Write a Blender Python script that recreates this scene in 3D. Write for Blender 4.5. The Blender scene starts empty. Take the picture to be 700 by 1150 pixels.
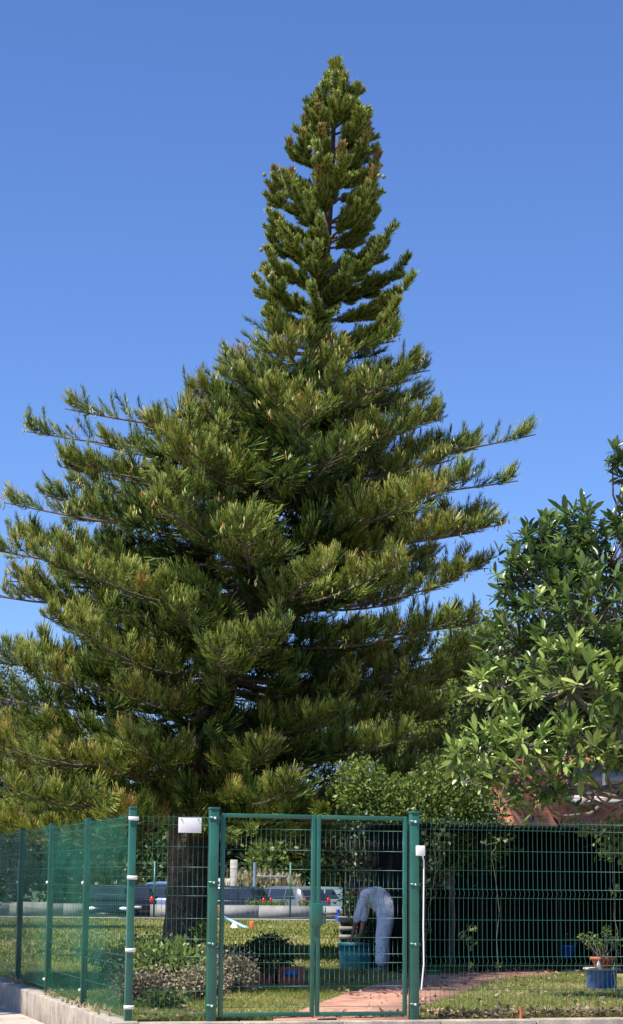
import bpy, math
import numpy as np
from mathutils import Vector
rng = np.random.default_rng(7)
R = math.radians
scene = bpy.context.scene
col = scene.collection
# ------------------------------------------------------------------ camera
F, CX, CY, CH = 2300.0, 350.0, 575.0, 1.32
PITCH = math.atan(417 / F); ROLL = 0.010
r0 = np.array([1, 0, 0.]); u0 = np.array([0, -math.sin(PITCH), math.cos(PITCH)])
fw = np.array([0, math.cos(PITCH), math.sin(PITCH)])
rt = math.cos(ROLL) * r0 + math.sin(ROLL) * u0
up = -math.sin(ROLL) * r0 + math.cos(ROLL) * u0
CAM = np.array([0, 0, CH])
def ray(px, py):
    return fw + rt * (px - CX) / F - up * (py - CY) / F
def at(px, py, Y):
    d = ray(px, py); return CAM + d * (Y / d[1])
def gr(px, py, h=0.0):
    d = ray(px, py); return CAM + d * ((h - CH) / d[2])
cd = bpy.data.cameras.new('camera'); cam = bpy.data.objects.new('camera', cd); col.objects.link(cam)
cd.sensor_fit = 'VERTICAL'; cd.sensor_height = 24; cd.lens = 24 * F / 1150; cd.clip_end = 3000; cd.clip_start = 0.1
from mathutils import Matrix
M = Matrix(((rt[0], up[0], -fw[0], 0), (rt[1], up[1], -fw[1], 0), (rt[2], up[2], -fw[2], CH), (0, 0, 0, 1)))
cam.matrix_world = M; scene.camera = cam

# ------------------------------------------------------------------ materials
def mat(name, c1, c2=None, scale=5.0, rough=0.7, bump=0.0, bscale=None, metal=0.0, spec=0.5, detail=5, ramp=(0.35, 0.65)):
    m = bpy.data.materials.new(name); m.use_nodes = True; nt = m.node_tree; N = nt.nodes; L = nt.links
    b = N['Principled BSDF']; b.inputs['Roughness'].default_value = rough; b.inputs['Metallic'].default_value = metal
    b.inputs['Specular IOR Level'].default_value = spec
    g = N.new('ShaderNodeNewGeometry')
    if c2 is None: c2 = tuple(x * 0.8 for x in c1)
    n = N.new('ShaderNodeTexNoise'); n.inputs['Scale'].default_value = scale; n.inputs['Detail'].default_value = detail
    n.inputs['Roughness'].default_value = 0.65
    L.new(g.outputs['Position'], n.inputs['Vector'])
    cr = N.new('ShaderNodeValToRGB'); e = cr.color_ramp.elements
    e[0].position = ramp[0]; e[1].position = ramp[1]; e[0].color = (*c1, 1); e[1].color = (*c2, 1)
    L.new(n.outputs['Fac'], cr.inputs['Fac']); L.new(cr.outputs['Color'], b.inputs['Base Color'])
    if bump:
        n2 = N.new('ShaderNodeTexNoise'); n2.inputs['Scale'].default_value = bscale or scale * 4; n2.inputs['Detail'].default_value = 6
        L.new(g.outputs['Position'], n2.inputs['Vector'])
        bp = N.new('ShaderNodeBump'); bp.inputs['Strength'].default_value = 1; bp.inputs['Distance'].default_value = bump
        L.new(n2.outputs['Fac'], bp.inputs['Height']); L.new(bp.outputs['Normal'], b.inputs['Normal'])
    return m
def leafmat(name, stops, trans=0.25, rough=0.45, spec=0.4):
    """colour from the per-face 'tint' attribute"""
    m = bpy.data.materials.new(name); m.use_nodes = True; nt = m.node_tree; N = nt.nodes; L = nt.links
    b = N['Principled BSDF']; out = N['Material Output']
    b.inputs['Roughness'].default_value = rough; b.inputs['Specular IOR Level'].default_value = spec
    a = N.new('ShaderNodeAttribute'); a.attribute_name = 'tint'
    cr = N.new('ShaderNodeValToRGB'); el = cr.color_ramp.elements
    while len(el) < len(stops): el.new(0.5)
    for i, (p, c) in enumerate(stops):
        el[i].position = p; el[i].color = (*c, 1)
    L.new(a.outputs['Fac'], cr.inputs['Fac']); L.new(cr.outputs['Color'], b.inputs['Base Color'])
    if trans:
        t = N.new('ShaderNodeBsdfTranslucent'); L.new(cr.outputs['Color'], t.inputs['Color'])
        mx = N.new('ShaderNodeMixShader'); mx.inputs[0].default_value = trans
        L.new(b.outputs[0], mx.inputs[1]); L.new(t.outputs[0], mx.inputs[2]); L.new(mx.outputs[0], out.inputs['Surface'])
    return m
def glassmat(name, c=(0.02, 0.025, 0.03)):
    return mat(name, c, c, rough=0.06, spec=0.9)

MT = dict(
    green=mat('green_powder_coat', (0.011, 0.088, 0.058), (0.026, 0.135, 0.095), 4, 0.42, ramp=(.3, .75)),
    shadedpost=mat('shaded_green_post', (0.008, 0.045, 0.036), (0.01, 0.055, 0.042), 3, 0.5),  # fence green with the shade behind the netting put into its colour
    wire=mat('green_wire', (0.015, 0.095, 0.068), (0.02, 0.115, 0.08), 3, 0.4),
    white=mat('white_plastic', (0.8, 0.8, 0.78), (0.7, 0.7, 0.68), 8, 0.45),
    black=mat('black_plastic', (0.02, 0.02, 0.02), (0.03, 0.03, 0.03), 8, 0.45),
    conc=mat('concrete', (0.42, 0.355, 0.28), (0.22, 0.19, 0.155), 5, 0.9, 0.006, 60),
    concg=mat('grey_concrete', (0.30, 0.29, 0.27), (0.20, 0.19, 0.18), 2.2, 0.9, 0.004, 20),
    pave=mat('pavement', (0.50, 0.41, 0.34), (0.38, 0.31, 0.26), 3, 0.9, 0.003, 80),
    bark=mat('pine_bark', (0.045, 0.035, 0.028), (0.13, 0.10, 0.08), 7, 0.95, 0.05, 16),
    limb=mat('limb_bark', (0.10, 0.075, 0.055), (0.17, 0.13, 0.10), 9, 0.9, 0.005, 30),
    greybark=mat('grey_bark', (0.20, 0.165, 0.13), (0.11, 0.09, 0.075), 12, 0.9, 0.004, 60),
    terra=mat('terracotta', (0.50, 0.13, 0.05), (0.40, 0.10, 0.04), 14, 0.8, 0.002, 60),
    trough=mat('dull_red_plastic', (0.45, 0.10, 0.065), (0.34, 0.075, 0.05), 9, 0.6),
    blue=mat('blue_glaze', (0.05, 0.11, 0.32), (0.07, 0.15, 0.38), 9, 0.3),
    bluep=mat('blue_plastic', (0.03, 0.09, 0.5), (0.03, 0.09, 0.45), 9, 0.4),
    lblue=mat('pale_blue_paint', (0.35, 0.62, 0.75), (0.3, 0.55, 0.7), 9, 0.5),
    orange=mat('orange_paint', (0.75, 0.16, 0.03), (0.65, 0.13, 0.03), 9, 0.5),
    teal=mat('teal_plastic', (0.02, 0.16, 0.19), (0.025, 0.19, 0.22), 9, 0.5),
    wood=mat('weathered_wood', (0.30, 0.27, 0.23), (0.16, 0.14, 0.12), 14, 0.85, 0.002, 60),
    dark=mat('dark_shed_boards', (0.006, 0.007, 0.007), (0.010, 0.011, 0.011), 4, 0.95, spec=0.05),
    soil=mat('dark_soil', (0.05, 0.035, 0.025), (0.08, 0.06, 0.04), 12, 0.95, 0.01),
    skin=mat('skin', (0.24, 0.115, 0.07), (0.28, 0.14, 0.085), 20, 0.55),
    hair=mat('dark_hair', (0.012, 0.010, 0.010), (0.025, 0.02, 0.018), 60, 0.6, 0.003, 90),
    cloth=mat('pale_workwear', (0.86, 0.84, 0.85), (0.70, 0.68, 0.72), 7, 0.85, 0.05, 9),
    stone=mat('pale_stone', (0.42, 0.39, 0.34), (0.26, 0.24, 0.21), 4, 0.9, 0.004),
    tyre=mat('tyre_rubber', (0.015, 0.015, 0.015), (0.02, 0.02, 0.02), 9, 0.8),
    rim=mat('alloy_rim', (0.5, 0.5, 0.5), (0.45, 0.45, 0.45), 9, 0.3, metal=0.8),
    glass=glassmat('car_glass'),
    red=mat('red_lens', (0.6, 0.01, 0.015), (0.5, 0.01, 0.01), 9, 0.15),
    lens=mat('clear_lens', (0.8, 0.8, 0.8), (0.7, 0.7, 0.7), 9, 0.1),
    carblack=mat('black_car_paint', (0.012, 0.015, 0.022), (0.014, 0.018, 0.025), 2, 0.12),
    carsilver=mat('silver_car_paint', (0.22, 0.23, 0.24), (0.2, 0.21, 0.22), 2, 0.25, metal=0.6),
    carpale=mat('pale_car_paint', (0.22, 0.30, 0.28), (0.2, 0.27, 0.26), 2, 0.25, metal=0.4),
    carblue=mat('blue_van_paint', (0.12, 0.17, 0.28), (0.1, 0.15, 0.25), 2, 0.25),
    asphalt=mat('asphalt', (0.055, 0.055, 0.057), (0.045, 0.045, 0.047), 8, 0.9, 0.004, 80),
)
# ------------------------------------------------------------------ mesh builder
class MB:
    def __init__(s): s.V = []; s.F = []; s.T = []; s.n = 0; s.SM = False
    def add(s, V, Fc, tint=0.5):
        V = np.asarray(V, float).reshape(-1, 3); Fc = np.asarray(Fc, int)
        s.V.append(V); s.F.append(Fc + s.n); s.n += len(V)
        t = np.full(len(Fc), tint, float) if np.isscalar(tint) else np.asarray(tint, float)
        s.T.append(t); return s
    def box(s, a, b, rz=0.0, c=None):
        """axis box a..b, optional rotation about z around point c"""
        x0, y0, z0 = a; x1, y1, z1 = b
        V = np.array([[x0, y0, z0], [x1, y0, z0], [x1, y1, z0], [x0, y1, z0], [x0, y0, z1], [x1, y0, z1], [x1, y1, z1], [x0, y1, z1]], float)
        if rz:
            c = np.array(c if c is not None else (0, 0, 0.)); C_, S_ = math.cos(rz), math.sin(rz)
            d = V - c; V = np.stack([d[:, 0] * C_ - d[:, 1] * S_, d[:, 0] * S_ + d[:, 1] * C_, d[:, 2]], 1) + c
        return s.add(V, [[0, 3, 2, 1], [4, 5, 6, 7], [0, 1, 5, 4], [1, 2, 6, 5], [2, 3, 7, 6], [3, 0, 4, 7]])
    def obox(s, P, u, L, v, W, z0, z1, bev=0.0):
        """box from corner P along unit u (L) and unit v (W)"""
        P = np.array([P[0], P[1], 0.]); u = np.array([u[0], u[1], 0.]); v = np.array([v[0], v[1], 0.])
        b = [P, P + u * L, P + u * L + v * W, P + v * W]
        V = [q + [0, 0, z0] for q in b] + [q + [0, 0, z1] for q in b]
        return s.add(V, [[0, 3, 2, 1], [4, 5, 6, 7], [0, 1, 5, 4], [1, 2, 6, 5], [2, 3, 7, 6], [3, 0, 4, 7]])
    def tube(s, pts, rad, sides=6, cap=True, tint=0.5, noise=0.0):
        P = np.asarray(pts, float); n = len(P)
        rad = np.full(n, rad, float) if np.isscalar(rad) else np.asarray(rad, float)
        T = np.gradient(P, axis=0); T /= np.linalg.norm(T, axis=1)[:, None] + 1e-9
        ref = np.array([0, 0, 1.]) if abs(T[0][2]) < 0.8 else np.array([0, 1., 0])
        A = np.cross(T, ref); A /= np.linalg.norm(A, axis=1)[:, None] + 1e-9; B = np.cross(T, A)
        an = np.arange(sides) * 2 * math.pi / sides + math.pi / sides
        rr = rad[:, None] * (1 + (rng.normal(0, noise, (n, sides)) if noise else 0))
        V = P[:, None] + A[:, None] * (np.cos(an)[None] * rr)[..., None] + B[:, None] * (np.sin(an)[None] * rr)[..., None]
        V = V.reshape(-1, 3); Fc = []
        for i in range(n - 1):
            for k in range(sides):
                a = i * sides + k; b = i * sides + (k + 1) % sides
                Fc.append([a, b, b + sides, a + sides])
        s.add(V, Fc, tint)
        if cap and sides == 4:
            s.F.append(np.array([[0, 1, 2, 3], [(n - 1) * 4 + 3, (n - 1) * 4 + 2, (n - 1) * 4 + 1, (n - 1) * 4]]) + s.n - len(V)); s.T.append(np.full(2, tint))
        return s
    def lathe(s, c, prof, sides=24, tint=0.5):
        an = np.arange(sides) * 2 * math.pi / sides; V = []
        for r, z in prof: V += [[c[0] + r * math.cos(a), c[1] + r * math.sin(a), c[2] + z] for a in an]
        Fc = []
        for i in range(len(prof) - 1):
            for k in range(sides):
                a = i * sides + k; b = i * sides + (k + 1) % sides; Fc.append([a, b, b + sides, a + sides])
        return s.add(V, Fc, tint)
    def ball(s, c, r, n=8, tint=0.5):
        rx, ry, rz = (r, r, r) if np.isscalar(r) else r
        V = []; Fc = []
        for i in range(n + 1):
            ph = math.pi * i / n
            for k in range(n * 2):
                th = math.pi * k / n; V.append([c[0] + rx * math.sin(ph) * math.cos(th), c[1] + ry * math.sin(ph) * math.sin(th), c[2] + rz * math.cos(ph)])
        for i in range(n):
            for k in range(2 * n):
                a = i * 2 * n + k; b = i * 2 * n + (k + 1) % (2 * n); Fc.append([a, b, b + 2 * n, a + 2 * n])
        return s.add(V, Fc, tint)
    def build(s, name, m, parent=None, smooth=False, local=False):
        V = np.concatenate(s.V); me = bpy.data.meshes.new(name)
        base = np.zeros(3)
        if not local:
            if parent is not None: base = np.array(parent['_o'])
            else:
                base = np.array([(V[:, 0].min() + V[:, 0].max()) / 2, (V[:, 1].min() + V[:, 1].max()) / 2, V[:, 2].min()])
        V = V - base
        sizes = np.concatenate([np.full(len(f), f.shape[1]) for f in s.F]); loops = np.concatenate([f.ravel() for f in s.F])
        me.vertices.add(len(V)); me.vertices.foreach_set('co', V.astype(np.float32).ravel())
        me.loops.add(len(loops)); me.loops.foreach_set('vertex_index', loops.astype(np.int32))
        me.polygons.add(len(sizes)); st = np.concatenate([[0], np.cumsum(sizes)[:-1]])
        me.polygons.foreach_set('loop_start', st.astype(np.int32)); me.polygons.foreach_set('loop_total', sizes.astype(np.int32))
        if smooth: me.polygons.foreach_set('use_smooth', np.ones(len(sizes), bool))
        at_ = me.attributes.new('tint', 'FLOAT', 'FACE'); at_.data.foreach_set('value', np.concatenate(s.T).astype(np.float32))
        me.update(calc_edges=True); me.validate()
        me.materials.append(m)
        o = bpy.data.objects.new(name, me); col.objects.link(o)
        if parent is not None:
            o.parent = parent; o['_o'] = list(map(float, parent['_o'])) if not local else [0., 0., 0.]
        else:
            o.location = base; o['_o'] = list(map(float, base))
        return o
def thing(name, label, cat, loc, group=None, rz=0.0, kind=None):
    o = bpy.data.objects.new(name, None); col.objects.link(o); o.location = loc; o.rotation_euler = (0, 0, rz)
    o.empty_display_size = 0.2; o['_o'] = list(map(float, loc)); tag(o, label, cat, group, kind); return o
def tag(o, label=None, cat=None, group=None, kind=None):
    if label: o['label'] = label
    if cat: o['category'] = cat
    if group: o['group'] = group
    if kind: o['kind'] = kind
    return o
def unit(v): v = np.asarray(v, float); return v / (np.linalg.norm(v) + 1e-9)

# ------------------------------------------------------------------ layout axes
YAW = R(16)
U = np.array([math.cos(YAW), math.sin(YAW), 0]); Vv = np.array([-math.sin(YAW), math.cos(YAW), 0])
C0 = gr(143.5, 1149); C0[2] = 0
def tfor(px):                                       # distance along the front fence line of a pixel column
    d = ray(px, 1030); a = d[0] / d[1]
    return (a * C0[1] - C0[0]) / (U[0] - a * U[1])
STREET = -0.27
# ------------------------------------------------------------------ ground
b = MB(); S = 900
b.add([[-S, -S, STREET], [S, -S, STREET], [S, S, STREET], [-S, S, STREET]], [[0, 1, 2, 3]])
g = b.build('ground', MT['pave']); tag(g, kind='structure')
# pavement slab joints live in the material
nt = MT['pave'].node_tree; N = nt.nodes; L = nt.links
bk = N.new('ShaderNodeTexBrick'); bk.inputs['Scale'].default_value = 1.0; bk.inputs['Brick Width'].default_value = 0.6; bk.inputs['Row Height'].default_value = 0.4
bk.inputs['Mortar Size'].default_value = 0.008; bk.inputs['Color1'].default_value = (1, 1, 1, 1); bk.inputs['Color2'].default_value = (0.9, 0.88, 0.86, 1); bk.inputs['Mortar'].default_value = (0.5, 0.48, 0.45, 1)
gg = [n for n in N if n.type == 'NEW_GEOMETRY'][0]; mp = N.new('ShaderNodeMapping'); mp.inputs['Rotation'].default_value = (0, 0, -YAW)
L.new(gg.outputs['Position'], mp.inputs['Vector']); L.new(mp.outputs[0], bk.inputs['Vector'])
mm = N.new('ShaderNodeMix'); mm.data_type = 'RGBA'; mm.blend_type = 'MULTIPLY'; mm.inputs['Factor'].default_value = 1
cr = [n for n in N if n.type == 'VALTORGB'][0]; L.new(cr.outputs[0], mm.inputs['A']); L.new(bk.outputs[0], mm.inputs['B']); L.new(mm.outputs['Result'], N['Principled BSDF'].inputs['Base Color'])

# lawn: raised sheet inside the fence
def lawnmat():
    m = bpy.data.materials.new('lawn'); m.use_nodes = True; N = m.node_tree.nodes; L = m.node_tree.links; bs = N['Principled BSDF']
    bs.inputs['Roughness'].default_value = 0.95; bs.inputs['Specular IOR Level'].default_value = 0.1
    g = N.new('ShaderNodeNewGeometry')
    n1 = N.new('ShaderNodeTexNoise'); n1.inputs['Scale'].default_value = 0.7; n1.inputs['Detail'].default_value = 7; n1.inputs['Roughness'].default_value = 0.7
    n2 = N.new('ShaderNodeTexNoise'); n2.inputs['Scale'].default_value = 26; n2.inputs['Detail'].default_value = 5
    L.new(g.outputs['Position'], n1.inputs['Vector']); L.new(g.outputs['Position'], n2.inputs['Vector'])
    c = N.new('ShaderNodeValToRGB'); e = c.color_ramp.elements; e[0].position = 0.36; e[1].position = 0.66
    e[0].color = (0.12, 0.155, 0.035, 1); e[1].color = (0.40, 0.33, 0.16, 1); k = e.new(0.5); k.color = (0.24, 0.24, 0.08, 1)
    L.new(n1.outputs['Fac'], c.inputs['Fac'])
    c2 = N.new('ShaderNodeValToRGB'); e = c2.color_ramp.elements; e[0].position = 0.3; e[1].position = 0.7; e[0].color = (0.55, 0.55, 0.5, 1); e[1].color = (1.25, 1.2, 1.1, 1)
    L.new(n2.outputs['Fac'], c2.inputs['Fac'])
    mx = N.new('ShaderNodeMix'); mx.data_type = 'RGBA'; mx.blend_type = 'MULTIPLY'; mx.inputs['Factor'].default_value = 1
    L.new(c.outputs[0], mx.inputs['A']); L.new(c2.outputs[0], mx.inputs['B']); L.new(mx.outputs['Result'], bs.inputs['Base Color'])
    bp = N.new('ShaderNodeBump'); bp.inputs['Distance'].default_value = 0.05; bp.inputs['Strength'].default_value = 0.8; L.new(n2.outputs['Fac'], bp.inputs['Height']); L.new(bp.outputs[0], bs.inputs['Normal'])
    return m
WALLY = 77.0
kA = C0 + Vv * 0.03 + U * 0.03; far = C0 + Vv * ((WALLY - C0[1]) / Vv[1])
rightfar = C0 + U * 45
b = MB(); b.add([[kA[0], kA[1], 0], [rightfar[0], rightfar[1] + 0.03, 0], [60, WALLY, 0], [far[0], WALLY, 0],
                 [kA[0], kA[1], STREET], [rightfar[0], rightfar[1] + 0.03, STREET], [60, WALLY, STREET], [far[0], WALLY, STREET]],
                [[0, 1, 2, 3], [0, 4, 5, 1], [1, 5, 6, 2], [2, 6, 7, 3], [3, 7, 4, 0]])
lawn = b.build('lawn', lawnmat()); tag(lawn, kind='structure')
# road behind
b = MB(); b.box((-80, 79, STREET + 0.002), (90, 90, STREET + 0.006)); tag(b.build('road', MT['asphalt']), kind='structure')

# kerbs under fence: blocks along the left fence and along the front
kt = thing('retaining_kerb', 'rough concrete kerb wall under the netted left fence, along the pavement', 'kerb', tuple(C0))
s_ = -0.16
while s_ < 32:
    Lb = 1.15 + rng.uniform(-0.1, 0.1); off = rng.uniform(-0.008, 0.008)
    P = C0 + Vv * s_ - U * (0.16 + off)
    b = MB(); b.obox(P, Vv, Lb - 0.012, U, 0.24 + off, STREET - 0.05, 0.018 + rng.uniform(-0.006, 0.006))
    o = b.build('kerb_block', MT['conc'], kt); md = o.modifiers.new('b', 'BEVEL'); md.width = 0.012; md.segments = 2
    s_ += Lb
kt2 = thing('front_kerb', 'pale concrete edging under the front fence and gate', 'kerb', tuple(C0 + U * 3))
s_ = 0.09
while s_ < 9.5:
    P = C0 + U * s_ - Vv * 0.2
    b = MB(); b.obox(P, U, 0.99, Vv, 0.225, STREET - 0.05, 0.012 + rng.uniform(-0.003, 0.003))
    o = b.build('kerb_block', MT['conc'], kt2); md = o.modifiers.new('b', 'BEVEL'); md.width = 0.01; md.segments = 2
    s_ += 1.0
# brick path
def brickmat(name, c1, c2, mort, bw, rh, ms, rot=0.0, wall=False, size=None):
    m = bpy.data.materials.new(name); m.use_nodes = True; N = m.node_tree.nodes; L = m.node_tree.links; bs = N['Principled BSDF']; bs.inputs['Roughness'].default_value = 0.9
    g = N.new('ShaderNodeNewGeometry'); mp = N.new('ShaderNodeMapping'); mp.vector_type = 'POINT'
    vr = N.new('ShaderNodeVectorRotate'); vr.rotation_type = 'Z_AXIS'; vr.inputs['Angle'].default_value = -rot
    L.new(g.outputs['Position'], vr.inputs['Vector']); vec = vr.outputs[0]
    if wall:
        sp = N.new('ShaderNodeSeparateXYZ'); cb = N.new('ShaderNodeCombineXYZ'); ad = N.new('ShaderNodeMath')
        L.new(vec, sp.inputs[0]); L.new(sp.outputs[0], ad.inputs[0]); L.new(sp.outputs[1], ad.inputs[1]); L.new(ad.outputs[0], cb.inputs[0]); L.new(sp.outputs[2], cb.inputs[1]); vec = cb.outputs[0]
    bk = N.new('ShaderNodeTexBrick'); bk.inputs['Scale'].default_value = 1; bk.inputs['Brick Width'].default_value = bw; bk.inputs['Row Height'].default_value = rh; bk.inputs['Mortar Size'].default_value = ms
    bk.inputs['Color1'].default_value = (*c1, 1); bk.inputs['Color2'].default_value = (*c2, 1); bk.inputs['Mortar'].default_value = (*mort, 1)
    L.new(vec, bk.inputs['Vector'])
    n = N.new('ShaderNodeTexNoise'); n.inputs['Scale'].default_value = 3; n.inputs['Detail'].default_value = 8; L.new(g.outputs['Position'], n.inputs['Vector'])
    c = N.new('ShaderNodeValToRGB'); c.color_ramp.elements[0].color = (0.65, 0.62, 0.6, 1); c.color_ramp.elements[1].color = (1.2, 1.2, 1.2, 1); c.color_ramp.elements[0].position = .3; c.color_ramp.elements[1].position = .7; L.new(n.outputs['Fac'], c.inputs['Fac'])
    mx = N.new('ShaderNodeMix'); mx.data_type = 'RGBA'; mx.blend_type = 'MULTIPLY'; mx.inputs['Factor'].default_value = 1
    L.new(bk.outputs[0], mx.inputs['A']); L.new(c.outputs[0], mx.inputs['B']); L.new(mx.outputs['Result'], bs.inputs['Base Color'])
    bp = N.new('ShaderNodeBump'); bp.inputs['Distance'].default_value = 0.006; bp.invert = True; L.new(bk.outputs['Fac'], bp.inputs['Height']); L.new(bp.outputs[0], bs.inputs['Normal'])
    return m
pathpoly = [gr(300, 1149), gr(335, 1138), gr(382, 1120), gr(425, 1106), gr(470, 1098), gr(560, 1089), gr(760, 1083), gr(760, 1092), gr(640, 1093), gr(556, 1101), gr(530, 1112), gr(497, 1124), gr(474, 1133), gr(468, 1147)]
pa = C0 + U * (tfor(310)) + Vv * 0.05; pb = C0 + U * tfor(466) + Vv * 0.05
pathpoly[0] = pa; pathpoly[-1] = pb
PP = np.array(pathpoly)[:, :2]
b = MB(); Vp = [[p[0], p[1], 0.022] for p in pathpoly]; Vb = [[p[0], p[1], -0.02] for p in pathpoly]; n_ = len(Vp)
me_f = list(range(n_)); b.V.append(np.array(Vp + Vb)); b.n = 2 * n_
b.F.append(np.array([me_f])); b.T.append(np.array([.5]))
b.F.append(np.array([[i, i + n_, (i + 1) % n_ + n_, (i + 1) % n_] for i in range(n_)])); b.T.append(np.full(n_, .5))
tag(b.build('brick_path', brickmat('path_bricks', (0.42, 0.20, 0.13), (0.50, 0.25, 0.17), (0.30, 0.22, 0.16), 0.21, 0.105, 0.006, YAW)), kind='structure')
def inpath(x, y):
    c = np.zeros(np.shape(x), bool); j = n_ - 1
    for i in range(n_):
        xi, yi = PP[i]; xj, yj = PP[j]
        c ^= ((yi > y) != (yj > y)) & (x < (xj - xi) * (y - yi) / (yj - yi + 1e-12) + xi); j = i
    return c

# ------------------------------------------------------------------ welded mesh fence
FOLDS = [(1.99, 0), (1.965, .03), (1.915, 0), (1.70, 0), (1.50, 0), (1.31, 0), (1.27, .03), (1.22, 0), (1.0, 0), (0.8, 0), (0.63, 0), (0.59, .03), (0.54, 0), (0.3, 0), (0.09, 0)]
HW = [1.99, 1.915, 1.70, 1.50, 1.31, 1.22, 1.0, 0.8, 0.63, 0.54, 0.3, 0.09]
FOLDS = [(z * .975, f) for z, f in FOLDS]; HW = [z * .975 for z in HW]
def mesh_panel(P0, u, L, nrm, zs=1.0, zo=0.0, top=True, sp=0.05, r=0.0026, folds=FOLDS, hw=HW):
    b = MB(); n = int(L / sp); o = (L - n * sp) / 2
    for i in range(n + 1):
        Q = P0 + u * (o + i * sp)
        pts = [Q + nrm * (f * -1) + [0, 0, z * zs + zo] for z, f in folds]
        if top: pts = [pts[0] + [0, 0, 0.03]] + pts
        b.tube(pts, r, 4, cap=False)
    for z in hw:
        f = [ff for zz, ff in folds if zz == z][0]
        b.tube([P0 - nrm * f + [0, 0, z * zs + zo], P0 + u * L - nrm * f + [0, 0, z * zs + zo]], r * 1.25, 4)
    return b
def square_post(P, s, h, z0=-0.05):
    b = MB(); b.obox(P - U * s / 2 - Vv * s / 2, U, s, Vv, s, z0, h)
    return b
def bevel(o, w=0.004):
    md = o.modifiers.new('b', 'BEVEL'); md.width = w; md.segments = 2; md.limit_method = 'ANGLE'; return o
tG0, tG1 = tfor(238.5), tfor(465)
# corner panel
fr = thing('mesh_fence', 'short green wire fence panel holding a white sign, between the corner post and gate', 'fence', tuple(C0))
bevel(square_post(C0, 0.068, 2.01).build('post', MT['green'], fr))
b = MB(); b.obox(C0 - U * .037 - Vv * .037, U, .074, Vv, .074, 2.01, 2.03); bevel(b.build('post_cap', MT['green'], fr))
for z in (0.13, 0.66, 1.34, 1.90):
    b = MB(); b.obox(C0 - U * .05 - Vv * .047, U, .10, Vv, .006, z, z + .035); b.build('clamp', MT['white'], fr)
mesh_panel(C0 + U * 0.05, U, tG0 - 0.10, Vv).build('wire_panel', MT['wire'], fr)
# sign on the panel
p1 = C0 + U * tfor(197.5) - Vv * 0.035; p2 = tfor(223.5) - tfor(197.5)
b = MB(); b.obox(p1, U, p2, Vv, 0.004, 1.79, 1.935)
sg = thing('sign', 'small blank white rectangular sign fixed high on the fence beside the gate', 'sign', tuple(p1 + [0, 0, 1.79]))
bevel(b.build('sign_plate', MT['white'], sg), 0.001)
for k in (0.03, p2 - 0.03):
    b = MB(); b.ball(p1 + U * k + Vv * -0.003 + [0, 0, 1.92], 0.006, 5); b.build('rivet', MT['black'], sg)
# gate
gt = thing('double_gate', 'green steel double gate with wire mesh leaves, closed', 'gate', tuple(C0 + U * (tG0 + tG1) / 2))
for t_, s in ((tG0, .088), (tG1, .085)):
    P = C0 + U * t_; o = bevel(square_post(P, s, 2.02).build('gate_post', MT['green'], gt))
    b = MB(); b.obox(P - U * (s / 2 + .006) - Vv * (s / 2 + .006), U, s + .012, Vv, s + .012, 2.02, 2.04); bevel(b.build('post_cap', MT['green'], o))
    for z in (0.14, 0.72, 1.30, 1.92):
        b = MB(); b.obox(P - U * (s / 2 + .012) - Vv * (s / 2 + .005), U, s + .024, Vv, .005, z, z + .03); b.build('clamp', MT['green'], o)
        b = MB(); b.ball(P - Vv * (s / 2 + .008) + [0, 0, z + .015], 0.012, 5); b.build('bolt', MT['white'] if z > 1.9 or z < .2 else MT['rim'], o)
tm = tfor(354); fs = .040
for a, c in ((tG0 + .075, tm - .004), (tm + .008, tG1 - .075)):
    lf = MB(); z0, z1 = .05, 1.985
    Pn = C0 - Vv * fs / 2
    lf.obox(Pn + U * a, U, fs, Vv, fs, z0, z1); lf.obox(Pn + U * (c - fs), U, fs, Vv, fs, z0, z1)
    lf.obox(Pn + U * (a + fs), U, c - a - 2 * fs, Vv, fs, z0, z0 + fs); lf.obox(Pn + U * (a + fs), U, c - a - 2 * fs, Vv, fs, z1 - fs, z1)
    lo = bevel(lf.build('gate_leaf', MT['green'], gt), .005)
    mesh_panel(C0 + U * (a + fs), U, c - a - 2 * fs, Vv, zs=.955, zo=.055, top=False).build('wire_panel', MT['wire'], lo)
    hx = a - .02 if a < tm - .5 and a < tm - .3 else c + .005
    for z in (.25, 1.85):
        b = MB(); b.tube([C0 + U * (a if a < tm - .2 else c) + [0, 0, z], C0 + U * (a if a < tm - .2 else c) + [0, 0, z + .1]], .016, 8); b.build('hinge', MT['green'], lo)
    if a > tm - .2:
        b = MB(); b.obox(C0 + U * (a - .055) - Vv * .045, U, .115, Vv, .09, .91, 1.13); lk = bevel(b.build('lock_box', MT['green'], lo), .004)
        b = MB(); b.obox(C0 + U * (a + .065) - Vv * .06, U, .02, Vv, .02, .93, 1.09); b.build('lock_plate', MT['green'], lo)
        b = MB(); Q = C0 + U * (a + .06) + [0, 0, 1.03]
        b.tube([Q - Vv * .045, Q - Vv * .10, Q - Vv * .10 + U * .13], .011, 6); b.build('handle', MT['black'], lo)
# intercom box + conduit on the right gate post
P = C0 + U * (tG1 + .02) - Vv * .07
it = thing('switch_box', 'small white electric box on the right gate post with conduit running down', 'switch box', tuple(P))
b = MB(); b.obox(P - U * .02 - Vv * .03, U, .085, Vv, .05, 1.60, 1.70); bevel(b.build('box', MT['white'], it), .005)
b = MB(); b.tube([P + U * .045 + [0, 0, 1.61], P + U * .06 + [0, 0, 1.55], P + U * .06 + [0, 0, 1.4], P + U * .055 + [0, 0, .9], P + U * .06 + [0, 0, .55], P + U * .035 + [0, 0, .3]], .008, 8); b.build('conduit', MT['white'], it, smooth=True)
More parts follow.
